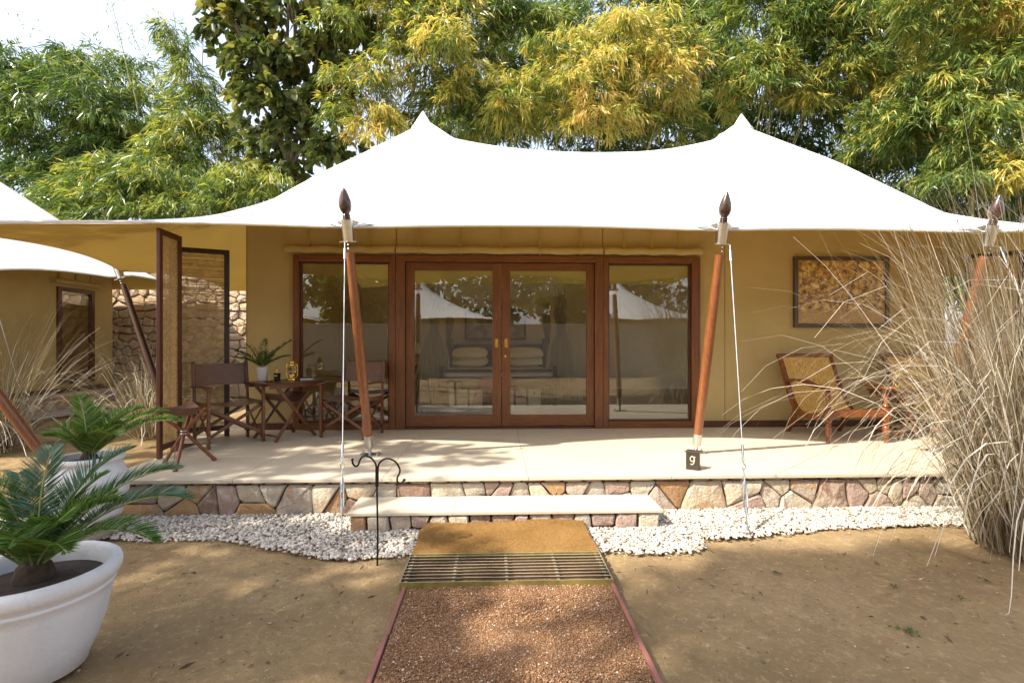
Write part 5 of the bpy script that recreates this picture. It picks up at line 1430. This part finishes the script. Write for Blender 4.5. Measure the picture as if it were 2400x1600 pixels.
def bamboo(label, base, lumps, L=.235, W=.033, dens=2.1, culms=9, cat='bamboo'):
    """lumps: (px, py, Y, rx_px, ry_px, tint) as seen; each is a real mass of leaves with depth"""
    t = thing('bamboo_clump', label, cat, (base[0], base[1], 0), 0, 'bamboo clumps behind the tent')
    parts_ = []; cs = []
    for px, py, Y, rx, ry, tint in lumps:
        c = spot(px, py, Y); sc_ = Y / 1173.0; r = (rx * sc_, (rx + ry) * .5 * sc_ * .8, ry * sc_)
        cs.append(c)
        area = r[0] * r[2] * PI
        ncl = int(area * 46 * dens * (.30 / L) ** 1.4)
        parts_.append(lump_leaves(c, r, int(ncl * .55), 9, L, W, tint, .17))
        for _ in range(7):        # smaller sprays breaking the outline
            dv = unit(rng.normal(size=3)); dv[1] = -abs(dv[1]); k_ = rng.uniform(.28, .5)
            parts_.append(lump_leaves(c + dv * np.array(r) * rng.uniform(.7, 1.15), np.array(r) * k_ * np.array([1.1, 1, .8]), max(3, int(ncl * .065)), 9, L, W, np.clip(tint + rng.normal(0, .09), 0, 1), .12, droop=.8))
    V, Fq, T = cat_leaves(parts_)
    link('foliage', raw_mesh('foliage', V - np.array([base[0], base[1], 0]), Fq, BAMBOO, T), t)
    for i in range(culms):
        c = cs[i % len(cs)] + rng.normal(0, .5, 3) * np.array([1, .5, .3]); b0 = np.array([base[0] + rng.normal(0, .5), base[1] + rng.normal(0, .4), 0])
        h = max(3.0, c[2] + rng.uniform(-.5, 1.0))
        pts = []
        for s in np.linspace(0, 1, 12):
            q = b0 + (c - b0) * np.array([s ** 1.8, s ** 1.8, 0]); q[2] = h * (s - .0 * s * s); pts.append(tuple(q))
        MB().tube(pts, [.035 * (1 - .75 * s) for s in np.linspace(0, 1, 12)], 8).build('culm', CULM, t, 50, off=True)
    return t
bamboo('yellow green bamboo clump rising above the left canopy peak', (-2.6, 14.6), [(900, 40, 13.6, 130, 110, .42), (1010, 150, 13.4, 120, 120, .60), (850, 235, 13.6, 80, 80, .45), (880, 300, 13.4, 70, 55, .68), (1090, 50, 14.2, 110, 110, .38), (1060, 265, 14.2, 120, 70, .32), (960, -60, 14, 200, 80, .35)])
bamboo('golden yellow bamboo clump above the middle of the roof', (2.6, 14.4), [(1350, 190, 13.0, 130, 85, .58), (1480, 110, 13.1, 120, 75, .66), (1240, 240, 13.2, 100, 60, .52), (1530, 205, 13.0, 100, 65, .74), (1410, 275, 13.0, 120, 42, .68), (1600, 130, 13.3, 60, 60, .5), (1180, 290, 13.8, 80, 50, .5), (1230, 90, 14.4, 110, 80, .33), (1560, 300, 14.2, 110, 50, .40)])
bamboo('dense green bamboo clump above the right canopy peak', (7.4, 14.4), [(1780, 70, 13.4, 110, 110, .30), (1900, 110, 13.2, 130, 110, .34), (2030, 60, 13.2, 140, 110, .30), (1800, 190, 13.1, 95, 65, .48), (1960, 215, 13.2, 120, 60, .46), (2080, 170, 13.4, 90, 70, .5), (1720, 210, 13.6, 50, 60, .5), (1900, -40, 13.6, 260, 80, .25)])
bamboo('loose bamboo clump with yellow sprays at the upper right edge', (11.6, 11.2), [(2250, 50, 11.0, 130, 90, .48), (2360, 30, 10.6, 90, 90, .62), (2330, 170, 11.0, 120, 90, .42), (2180, 290, 11.6, 130, 90, .34), (2330, 330, 11.0, 110, 90, .36), (2390, 390, 10.6, 80, 60, .62), (2260, 430, 11.4, 130, 50, .30), (2080, 330, 12.6, 120, 80, .36), (2120, 215, 12.4, 70, 40, .66), (2180, -40, 11, 200, 60, .4)], L=.22, W=.032)
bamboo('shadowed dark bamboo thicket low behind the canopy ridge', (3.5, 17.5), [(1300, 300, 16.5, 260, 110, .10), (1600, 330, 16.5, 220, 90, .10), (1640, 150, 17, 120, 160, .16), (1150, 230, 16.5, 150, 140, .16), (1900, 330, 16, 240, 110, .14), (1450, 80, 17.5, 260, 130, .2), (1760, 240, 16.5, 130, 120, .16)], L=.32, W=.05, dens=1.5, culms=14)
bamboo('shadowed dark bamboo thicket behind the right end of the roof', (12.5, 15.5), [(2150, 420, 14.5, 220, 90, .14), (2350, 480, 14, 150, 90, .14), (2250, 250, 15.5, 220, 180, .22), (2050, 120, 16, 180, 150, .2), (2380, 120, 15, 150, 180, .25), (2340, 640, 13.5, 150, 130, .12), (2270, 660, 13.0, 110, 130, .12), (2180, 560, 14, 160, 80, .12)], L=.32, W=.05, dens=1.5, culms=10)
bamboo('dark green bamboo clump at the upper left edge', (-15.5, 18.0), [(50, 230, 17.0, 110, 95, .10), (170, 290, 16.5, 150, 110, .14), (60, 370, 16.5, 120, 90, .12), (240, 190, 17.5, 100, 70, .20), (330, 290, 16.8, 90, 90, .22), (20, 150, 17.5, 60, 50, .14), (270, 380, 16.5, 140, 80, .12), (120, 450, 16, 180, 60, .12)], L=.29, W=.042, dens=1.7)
bamboo('slender green bamboo spire left of the broad leaved tree', (-9.5, 16.5), [(445, 190, 15.4, 46, 55, .34), (455, 265, 15.4, 62, 55, .36), (420, 110, 15.4, 34, 30, .32), (385, 70, 15.4, 30, 16, .36), (440, 340, 15.2, 110, 60, .42), (390, 400, 15.0, 100, 60, .36), (510, 350, 15.4, 70, 60, .26), (470, 440, 15, 120, 50, .2)], L=.31)
bamboo('bright low bamboo clump between the two tent roofs', (-8.6, 14.8), [(260, 440, 13.8, 130, 60, .38), (170, 490, 13.6, 130, 50, .28), (370, 460, 13.6, 110, 60, .34), (330, 510, 13.4, 170, 50, .28), (560, 440, 13.4, 80, 50, .42), (480, 500, 13.4, 120, 40, .32), (600, 470, 13.4, 110, 50, .3)], L=.26)
# thin bare bamboo tips against the sky
for lab, pts in (('long bare bamboo culm arching at the upper left corner', [(330, 420, 16), (260, 220, 16), (150, 110, 16), (20, 25, 16)]), ('thin bare bamboo tip rising into the pale sky', [(330, 330, 16), (300, 170, 16), (275, 60, 16), (250, -40, 16)]), ('thin bare bamboo tip beside the green spire', [(420, 330, 15.6), (370, 200, 15.6), (330, 120, 15.6), (300, 60, 15.6)])):
    P_ = [spot(*q) for q in pts]; t = thing('bamboo_tip', lab, 'bamboo', (P_[0][0], P_[0][1], 0), 0, 'bare bamboo tips')
    P_ = [np.array([P_[0][0], P_[0][1] + .3, 0])] + P_
    cv2 = spline([tuple(q) for q in P_], 8)
    MB().tube(cv2, [.03 * (1 - .9 * i / (len(cv2) - 1)) for i in range(len(cv2))], 6).build('culm', CULM, t, 50, off=True)
    q = np.array([tuple(v) for v in cv2[12:]]); n = 150; k = rng.integers(0, len(q), n)
    V, Fq, T = leaves(q[k] + rng.normal(0, .16, (n, 3)), rng.normal(0, .5, (n, 3)) + np.array([0, 0, -.3]), rng.uniform(.1, .2, n), .022, rng.uniform(.2, .5, n))
    link('leaves', raw_mesh('leaves', V - np.array(OFF[t.name]), Fq, BAMBOO, T), t)

def tree(label, base, trunk, lumps, L, W, ntot, mat, tint=.4, tvar=.2, droop=.2, tr=.16, cat='tree', group=None, per=6, limbs=None, sag=.25, shell=.45):
    t = thing('broadleaf_tree', label, cat, (base[0], base[1], 0), 0, group)
    tp_ = [tuple(p) for p in trunk]
    MB().tube(spline(tp_, 5), [tr * (1 - .6 * i / (5 * (len(tp_) - 1))) for i in range(5 * (len(tp_) - 1) + 1)], 12).build('trunk', BARK, t, 50, off=True)
    parts_ = []; vol = sum(r[0] * r[2] for c, r in lumps)
    for c, r in lumps:
        n_cl = max(6, int(ntot / per * r[0] * r[2] / vol))
        parts_.append(lump_leaves(c, r, n_cl, per, L, W, tint, tvar, droop, shell, True, sag))
        top = Vector(tp_[-1]) if c[2] > tp_[-1][2] else Vector(tp_[-2]); cc = Vector(tuple(c))
        a = Vector(tp_[-2]).lerp(Vector(tp_[-1]), rnd.uniform(.2, 1.0)); mid = a.lerp(cc, .55) + Vector((0, 0, .25))
        MB().tube(spline([a, mid, cc], 5), [tr * .42 * (1 - .075 * i) for i in range(11)], 8).build('limb', BARK, t, 50, off=True)
        for _ in range(3):
            e = cc + Vector((rnd.uniform(-1, 1) * r[0], rnd.uniform(-1, 1) * r[1], rnd.uniform(-.6, 1) * r[2])) * .8
            MB().tube([mid.lerp(cc, .5), cc.lerp(e, .5) + Vector((0, 0, .1)), e], [tr * .16, tr * .10, tr * .04], 6).build('twig', BARK, t, 50, off=True)
    V, Fq, T = cat_leaves(parts_)
    link('crown', raw_mesh('crown', V - np.array([base[0], base[1], 0]), Fq, mat, T), t)
    return t
gl = []
for px, py, Y, rx, ry in ((560, 60, 14.0, 80, 55), (700, 40, 14.0, 110, 60), (620, 150, 13.8, 95, 60), (740, 150, 14.2, 80, 60), (640, 250, 13.8, 85, 55), (590, 215, 14, 50, 40), (760, 260, 14.2, 70, 60), (690, 340, 14.2, 90, 50), (780, 370, 14.2, 80, 50), (610, 330, 14.6, 50, 40), (650, 420, 14.4, 90, 40), (680, -50, 14, 140, 60), (530, 30, 14, 45, 30), (820, 90, 14.6, 70, 90)):
    gl.append((spot(px, py, Y), (rx * Y / 1173, rx * Y / 1173 * .8, ry * Y / 1173)))
tree('broad leaved tree with large drooping olive leaves left of the roof peak', (-5.6, 14.8), [(-5.6, 14.8, 0), (-5.7, 14.7, 3), (-5.8, 14.6, 5.5), (-6.0, 14.5, 8.5)], gl, .28, .15, 9000, BROADLEAF, .55, .28, .5, .17, 'tree', None, 11)

# ---- shade trees standing left of and behind the viewer: they dapple the veranda and show in the panes
tree('slender shade tree standing left of the viewer, mirrored in the side window', (-8.3, -1.2), [(-8.3, -1.2, 0), (-8.2, -1.1, 2.2), (-7.9, -.8, 4.2), (-7.3, -.2, 6.6)],
     [((-7.6, 1.5, 6.1), (1.15, .85, .6)), ((-6.6, -.1, 6.6), (1.0, 1.0, .6)), ((-8.2, -.4, 6.9), (1.4, 1.2, .7)), ((-6.9, -1.3, 7.0), (1.5, 1.1, .7)), ((-9.0, 1.2, 6.6), (1.2, 1.0, .6)), ((-7.9, .6, 5.2), (.9, .7, .4)), ((-10.2, 2.6, 7.2), (1.2, 1.0, .6)), ((-6.9, 2.5, 6.2), (1.2, .7, .5)), ((-5.6, 2.2, 6.0), (.9, .6, .4)), ((-6.4, 4.0, 7.2), (1.3, 1.0, .6)), ((-7.8, 3.2, 6.6), (1.2, .8, .5))], .15, .085, 12500, BROADLEAF, .35, .2, .2, .15, 'tree', 'shade trees')
tree('forked shade tree behind the viewer, mirrored in the left door', (-3.6, -4.2), [(-3.6, -4.2, 0), (-3.5, -4.1, 2.0), (-3.2, -3.7, 4.0), (-2.6, -2.9, 6.2)],
     [((-3.4, -1.2, 6.2), (1.3, .75, .5)), ((-1.9, -1.6, 6.4), (1.3, .8, .5)), ((-.6, -2.0, 6.2), (1.2, .8, .5)), ((-3.0, -2.6, 7.0), (1.6, 1.0, .6)), ((-1.2, -3.0, 6.8), (1.4, 1.0, .6)), ((.6, -2.6, 6.2), (1.1, .8, .5)), ((-4.8, -2.2, 6.3), (1.2, .9, .5)), ((-2.2, -.55, 6.0), (1.0, .45, .35)), ((-.8, -1.2, 6.3), (1.0, .6, .35))], .14, .08, 8500, BROADLEAF, .35, .2, .2, .14, 'tree', 'shade trees')
tree('tall dense tree far behind the viewer, its shade lying over the open earth', (-7.2, -5.0), [(-7.2, -5.0, 0), (-7.1, -4.9, 3.5), (-6.9, -4.5, 7), (-6.6, -3.6, 11)],
     [((-7.5, -2.5, 11.0), (1.0, .8, .6)), ((-6.7, -2.5, 11.0), (1.3, .8, .6)), ((-5.5, -2.5, 10.8), (1.2, .8, .6)), ((-7.4, -3.6, 11.4), (1.5, 1.0, .7)), ((-5.6, -3.6, 11.2), (1.4, 1.0, .7)), ((-4.6, -3.0, 10.6), (1.0, .9, .6)), ((-6.4, -4.7, 11.6), (2.0, 1.0, .8)), ((-4.3, -4.3, 10.6), (1.1, 1.0, .6))], .20, .12, 11000, BROADLEAF, .35, .2, .2, .2, 'tree', 'shade trees', shell=.2)
# ================================================================== BEHIND THE VIEWER (seen in the glass)
PLASTER = m_plain('pale_plaster', (.36, .33, .285), .9, 0, .08, 1.5, .2, 30)
gwl = thing('garden_wall', 'long pale plastered garden wall mirrored across the glass doors', 'wall', (0, -7.9, 0))
MB().bb(-16, 16, -8.05, -7.85, -.05, 2.08).build('wall_body', PLASTER, gwl, 0, .01, off=True)
MB().bb(-16.02, 16.02, -8.09, -7.81, 2.08, 2.16).build('coping', PLASTER, gwl, 0, .015, off=True)
def far_tent(label, cx, cy, first=[None]):
    if first[0] is None:
        t = thing('safari_tent', label, 'tent', (cx, cy, 0), 0, 'white tents mirrored in the glass')
        hz2 = [4.9, 4.35, 3.98, 3.68, 3.42, 3.20, 3.02, 2.86, 2.72, 2.60, 2.50]
        c4 = [(a, b) for a in (-4.2, 4.2) for b in (-3.8, 3.8)]
        X, Y, Z = membrane(-4.2, 4.2, -3.8, 3.8, [-4.2, 0, 4.2], [-3.8, 0, 3.8], lambda x, y: 2.5 + 0 * x + 0 * y, [bow((0, 0, 4.9), q, hz2) for q in c4], 60, 60, .2, .1, 900)
        o = OFF[t.name]; OFF[t.name] = (0, 0, 0)
        c = grid_mesh('canopy', X, Y, Z, WHITE_CANVAS, t); grid_mesh('lining', X, Y, Z, OCHRE_LINING, c, -.03)
        MB().lathe([(.2, -.1), (.17, 0), (.05, .2), (.002, .29)], (0, 0, 4.9), 16).build('peak_cap', WHITE_CANVAS, t, 40)
        for a, b, c_, d in ((-3, 3, -2.6, -2.57), (-3, 3, 2.57, 2.6), (-3, -2.97, -2.57, 2.57), (2.97, 3, -2.57, 2.57)): MB().bb(a, b, c_, d, 0, 2.75).build('wall_panel', OCHRE, t, 0)
        first[0] = t; return t
    t = copy_tree(first[0]); t.location = (cx, cy, 0); t['label'] = label; return t
far_tent('white peaked tent roof mirrored in the left glass door', -4.0, -15.0)
far_tent('white peaked tent roof mirrored in the right glass door', 7.0, -15.0)
far_tent('white tent roof mirrored in the side window behind the director chair', -13.4, -14.0)
for lab, bx, by, hh, rr in (('tall dark tree mirrored above the wall at the left', -9.5, -20, 9, 4.2), ('spreading dark tree mirrored between the two white roofs', 1.0, -19.5, 8.5, 4.0), ('dark tree mirrored in the right side window', 10.5, -20, 9, 4.4), ('distant dark tree mirrored in the left side window', -19, -18, 10, 4.5), ('broad dark tree mirrored behind the left white roof', -4.5, -24, 12, 5), ('broad dark tree mirrored behind the right white roof', 6.5, -24, 12, 5), ('low leafy tree mirrored beside the right white roof', 3.6, -11.2, 4.2, 1.4), ('thin leafy tree mirrored in front of the left white roof', -6.4, -10.6, 4.6, 1.4)):
    lm = []
    for i in range(12):
        a = i * 2.4; lm.append(((bx + rr * .7 * math.cos(a), by + rr * .4 * math.sin(a), hh * (.34 + .6 * (i % 6) / 6 + .1 * rnd.random())), (rr * .55, rr * .45, hh * .17)))
    tree(lab, (bx, by), [(bx, by, 0), (bx + .1, by, hh * .3), (bx - .1, by + .1, hh * .55), (bx, by, hh * .85)], lm, .18 + .02 * hh, .10 + .012 * hh, 5200, BROADLEAF, .6, .25, .2, .12 + .01 * hh, 'tree', 'garden trees')

# ================================================================== INSIDE THE TENT (seen through the glass)
LINEN = m_cloth('white_linen', (.82, .80, .76), .04, folds=.6)
NET, nnt, np_, no_ = mat_new('bed_net'); np_.inputs['Base Color'].default_value = (.80, .76, .68, 1); np_.inputs['Roughness'].default_value = .9
trn = nd(nnt, 'ShaderNodeBsdfTransparent'); tls = nd(nnt, 'ShaderNodeBsdfTranslucent'); tls.inputs[0].default_value = (.8, .76, .68, 1)
m1_ = nd(nnt, 'ShaderNodeMixShader'); m1_.inputs[0].default_value = .45; ln(nnt, np_.outputs[0], m1_.inputs[1]); ln(nnt, tls.outputs[0], m1_.inputs[2])
m2_ = nd(nnt, 'ShaderNodeMixShader'); m2_.inputs[0].default_value = .15; ln(nnt, m1_.outputs[0], m2_.inputs[1]); ln(nnt, trn.outputs[0], m2_.inputs[2]); ln(nnt, m2_.outputs[0], no_.inputs[0])
BX0, BX1, BY0, BY1 = -.98, 1.12, 9.2, 11.35
bed = thing('four_poster_bed', 'dark wooden bed with slatted footboard behind the glass doors', 'bed', (.07, 10.2, FZ))
for x in (BX0, BX1):
    MB().tube([(x, BY0, FZ), (x, BY0, .98)], .04, 12).build('post', DARK_TEAK, bed, 40, off=True)
    MB().tube([(x, BY1, FZ), (x, BY1, 1.5)], .04, 12).build('post', DARK_TEAK, bed, 40, off=True)
    MB().bb(x - .02, x + .02, BY0 + .04, BY1 - .04, .50, .62).build('side_rail', DARK_TEAK, bed, 0, .004, off=True)
for z in (.62, .76, .90):
    MB().bb(BX0 + .04, BX1 - .04, BY0 - .02, BY0 + .02, z - .025, z + .03).build('foot_rail', DARK_TEAK, bed, 0, .006, off=True)
MB().bb(BX0 + .04, BX1 - .04, BY1 - .03, BY1 + .01, .5, 1.38).build('headboard', DARK_TEAK, bed, 0, .01, off=True)
MB().bb(BX0 + .03, BX1 - .03, BY0 + .05, BY1 - .05, .56, .88).build('mattress', LINEN, bed, 40, .05, off=True)
def pillow(lab, cx, cy_, cz):
    V = []; n = 16; Fs = []
    for sgn in (1, -1):
        for i in range(n + 1):
            for j in range(n + 1):
                u, v = 2 * i / n - 1, 2 * j / n - 1
                h = max(0, (1 - u ** 4) * (1 - v ** 4)) ** .6 * .085
                V.append((cx + u * (.39 - .03 * v * v), cy_ + v * (.25 - .02 * u * u), cz + sgn * h))
    o = (n + 1) ** 2
    for i in range(n):
        for j in range(n):
            a = i * (n + 1) + j; Fs.append((a, a + n + 1, a + n + 2, a + 1)); Fs.append((o + a, o + a + 1, o + a + n + 2, o + a + n + 1))
    m = MB(); 
    c_, s_ = math.cos(R(18)), math.sin(R(18))
    V = [(x, cy_ + (y - cy_) * c_ - (z - cz) * s_, cz + (y - cy_) * s_ + (z - cz) * c_) for x, y, z in V]
    m.add(V, Fs)
    return tag(m.build('pillow', LINEN, None, 60, loc=(cx, cy_, cz)), lab, 'pillow', 'white pillows on the bed')
pillow('lower left white pillow on the bed behind the glass', -.53, 10.92, 1.02); pillow('upper left white pillow on the bed behind the glass', -.54, 10.96, 1.19)
pillow('lower right white pillow on the bed behind the glass', .66, 10.92, 1.02); pillow('upper right white pillow on the bed behind the glass', .68, 10.96, 1.19)
bn = thing('bench', 'dark woven bench at the foot of the bed behind the glass', 'bench', (.07, 8.85, FZ))
MB().bb(-.95, 1.09, 8.66, 9.08, .68, .73).build('bench_seat', m_plain('woven_bench', (.16, .12, .08), .8, 0, .4, 30, .6, 80), bn, 0, .008, off=True)
for x in (-.90, 1.04):
    for y_ in (8.70, 9.04): MB().bb(x - .03, x + .03, y_ - .03, y_ + .03, FZ, .68).build('leg', DARK_TEAK, bn, 0, .005, off=True)
for lab, cx in (('cream strapped trunk on the floor under the bench, behind the left door', -.50), ('cream strapped trunk on the floor under the bench, behind the right door', .52)):
    tr_ = thing('travel_trunk', lab, 'trunk', (cx, 8.86, FZ), 0, 'cream travel trunks')
    MB().bb(-.29, .29, -.15, .15, 0, .29).build('trunk_body', m_plain('cream_hide', (.52, .46, .34), .6), tr_, 0, .015)
    for x in (-.17, .05): MB().bb(x - .02, x + .02, -.156, .156, -.0, .296).build('strap', m_plain('strap_leather', (.03, .018, .012), .5), tr_, 0, .003)
    MB().tube([(-.13, -.156, .15), (-.10, -.19, .17), (-.02, -.19, .17), (.01, -.156, .15)], .012, 8).build('handle', LEATHER, tr_, 50)
    MB().bb(.15, .18, -.158, -.15, .18, .23).build('latch', BRASS, tr_, 0, .002)
def drape(lab, cx, cy_, zt, w0, w1, sh_=0.0, tie=None):
    n, k = 60, 22; V = []
    for j in range(k + 1):
        s = j / k; z = zt + (FZ + .01 - zt) * s; w = w0 + (w1 - w0) * s ** 1.3
        if tie: w *= 1 - .55 * math.exp(-((s - tie) / .10) ** 2)
        for i in range(n + 1):
            u = i / n - .5
            V.append((cx + u * w + sh_ * s, cy_ + (.035 + .05 * s) * math.sin(i * 1.35 + 2 * s) + .02 * math.sin(i * .5 + 5 * s), z))
    Fs = [(j * (n + 1) + i, j * (n + 1) + i + 1, (j + 1) * (n + 1) + i + 1, (j + 1) * (n + 1) + i) for j in range(k) for i in range(n)]
    return tag(MB().add(V, Fs).build('bed_net', NET, None, 80, loc=(cx, cy_, FZ)), lab, 'curtain', 'white bed nets')
drape('white gathered bed net left of the bed behind the glass', -1.10, 9.35, 2.45, .22, .85, -.05, .35)
drape('white gathered bed net right of the bed behind the glass', 1.22, 9.35, 2.45, .22, .80, .06, .35)
drape('thin white bed net by the left bedhead', -.98, 11.2, 2.3, .15, .45, -.1, .4)
drape('thin white bed net by the right bedhead', 1.15, 11.2, 2.3, .15, .45, .1, .4)
cn = thing('net_canopy', 'sagging white net canopy strips above the bed behind the glass', 'canopy', (.07, 9.35, 2.4))
MB().slab([(-1.15 + 2.44 * i / 20, 9.32, 2.52 - .02 * math.sin(i)) for i in range(21)], [(-1.15 + 2.44 * i / 20, 9.32, 2.32 - .10 * math.sin(PI * i / 20) ** .5) for i in range(21)], (0, .01, 0)).build('front_strip', NET, cn, 60, off=True)
for sg in (-1, 1):
    MB().slab([(.07 + sg * 1.15 * (1 - i / 12), 9.35 + .9 * i / 12, 2.02 + .28 * i / 12) for i in range(13)], [(.07 + sg * 1.15 * (1 - i / 12), 9.35 + .9 * i / 12, 1.90 + .28 * i / 12) for i in range(13)], (0, .01, 0)).build('side_strip', NET, cn, 60, off=True)
ip = thing('framed_picture', 'framed picture above the bed seen through the glass doors', 'picture', (.02, RY1 - .03, 1.88))
m = frame_rect(MB(), -.72, .72, -.40, .40, -.03, 0, .04, .04, .04, .04); m.build('frame', [PFW, PFW], ip, 0)
MB().add([(-.68, -.012, -.36), (.68, -.012, -.36), (.68, -.012, .36), (-.68, -.012, .36)], [(0, 1, 2, 3)]).build('print', m_plain('grey_print', (.32, .29, .24), .4, 0, .7, 5), ip, 0)
bs = thing('bedside_table', 'dark bedside table left of the bed behind the glass', 'table', (-1.75, 10.9, FZ))
MB().bb(-.25, .25, -.22, .22, .56, .60).bb(-.23, .23, -.20, .20, .40, .56).build('cabinet', DARK_TEAK, bs, 0, .006)
for x in (-.21, .21):
    for y_ in (-.18, .18): MB().bb(x - .02, x + .02, y_ - .02, y_ + .02, 0, .40).build('leg', DARK_TEAK, bs, 0, .003)
bl = thing('table_lamp', 'table lamp with pale shade on the bedside table behind the glass', 'lamp', (-1.75, 10.9, FZ + .601))
MB().lathe([(.08, 0), (.08, .01), (.02, .03), (.035, .1), (.02, .2), (.012, .28)], (0, 0, 0), 16).build('lamp_base', BRASS, bl, 40)
MB().lathe([(.17, .26), (.11, .50), (.108, .50), (.168, .26)], (0, 0, 0), 24).build('lamp_shade', LINEN, bl, 40)
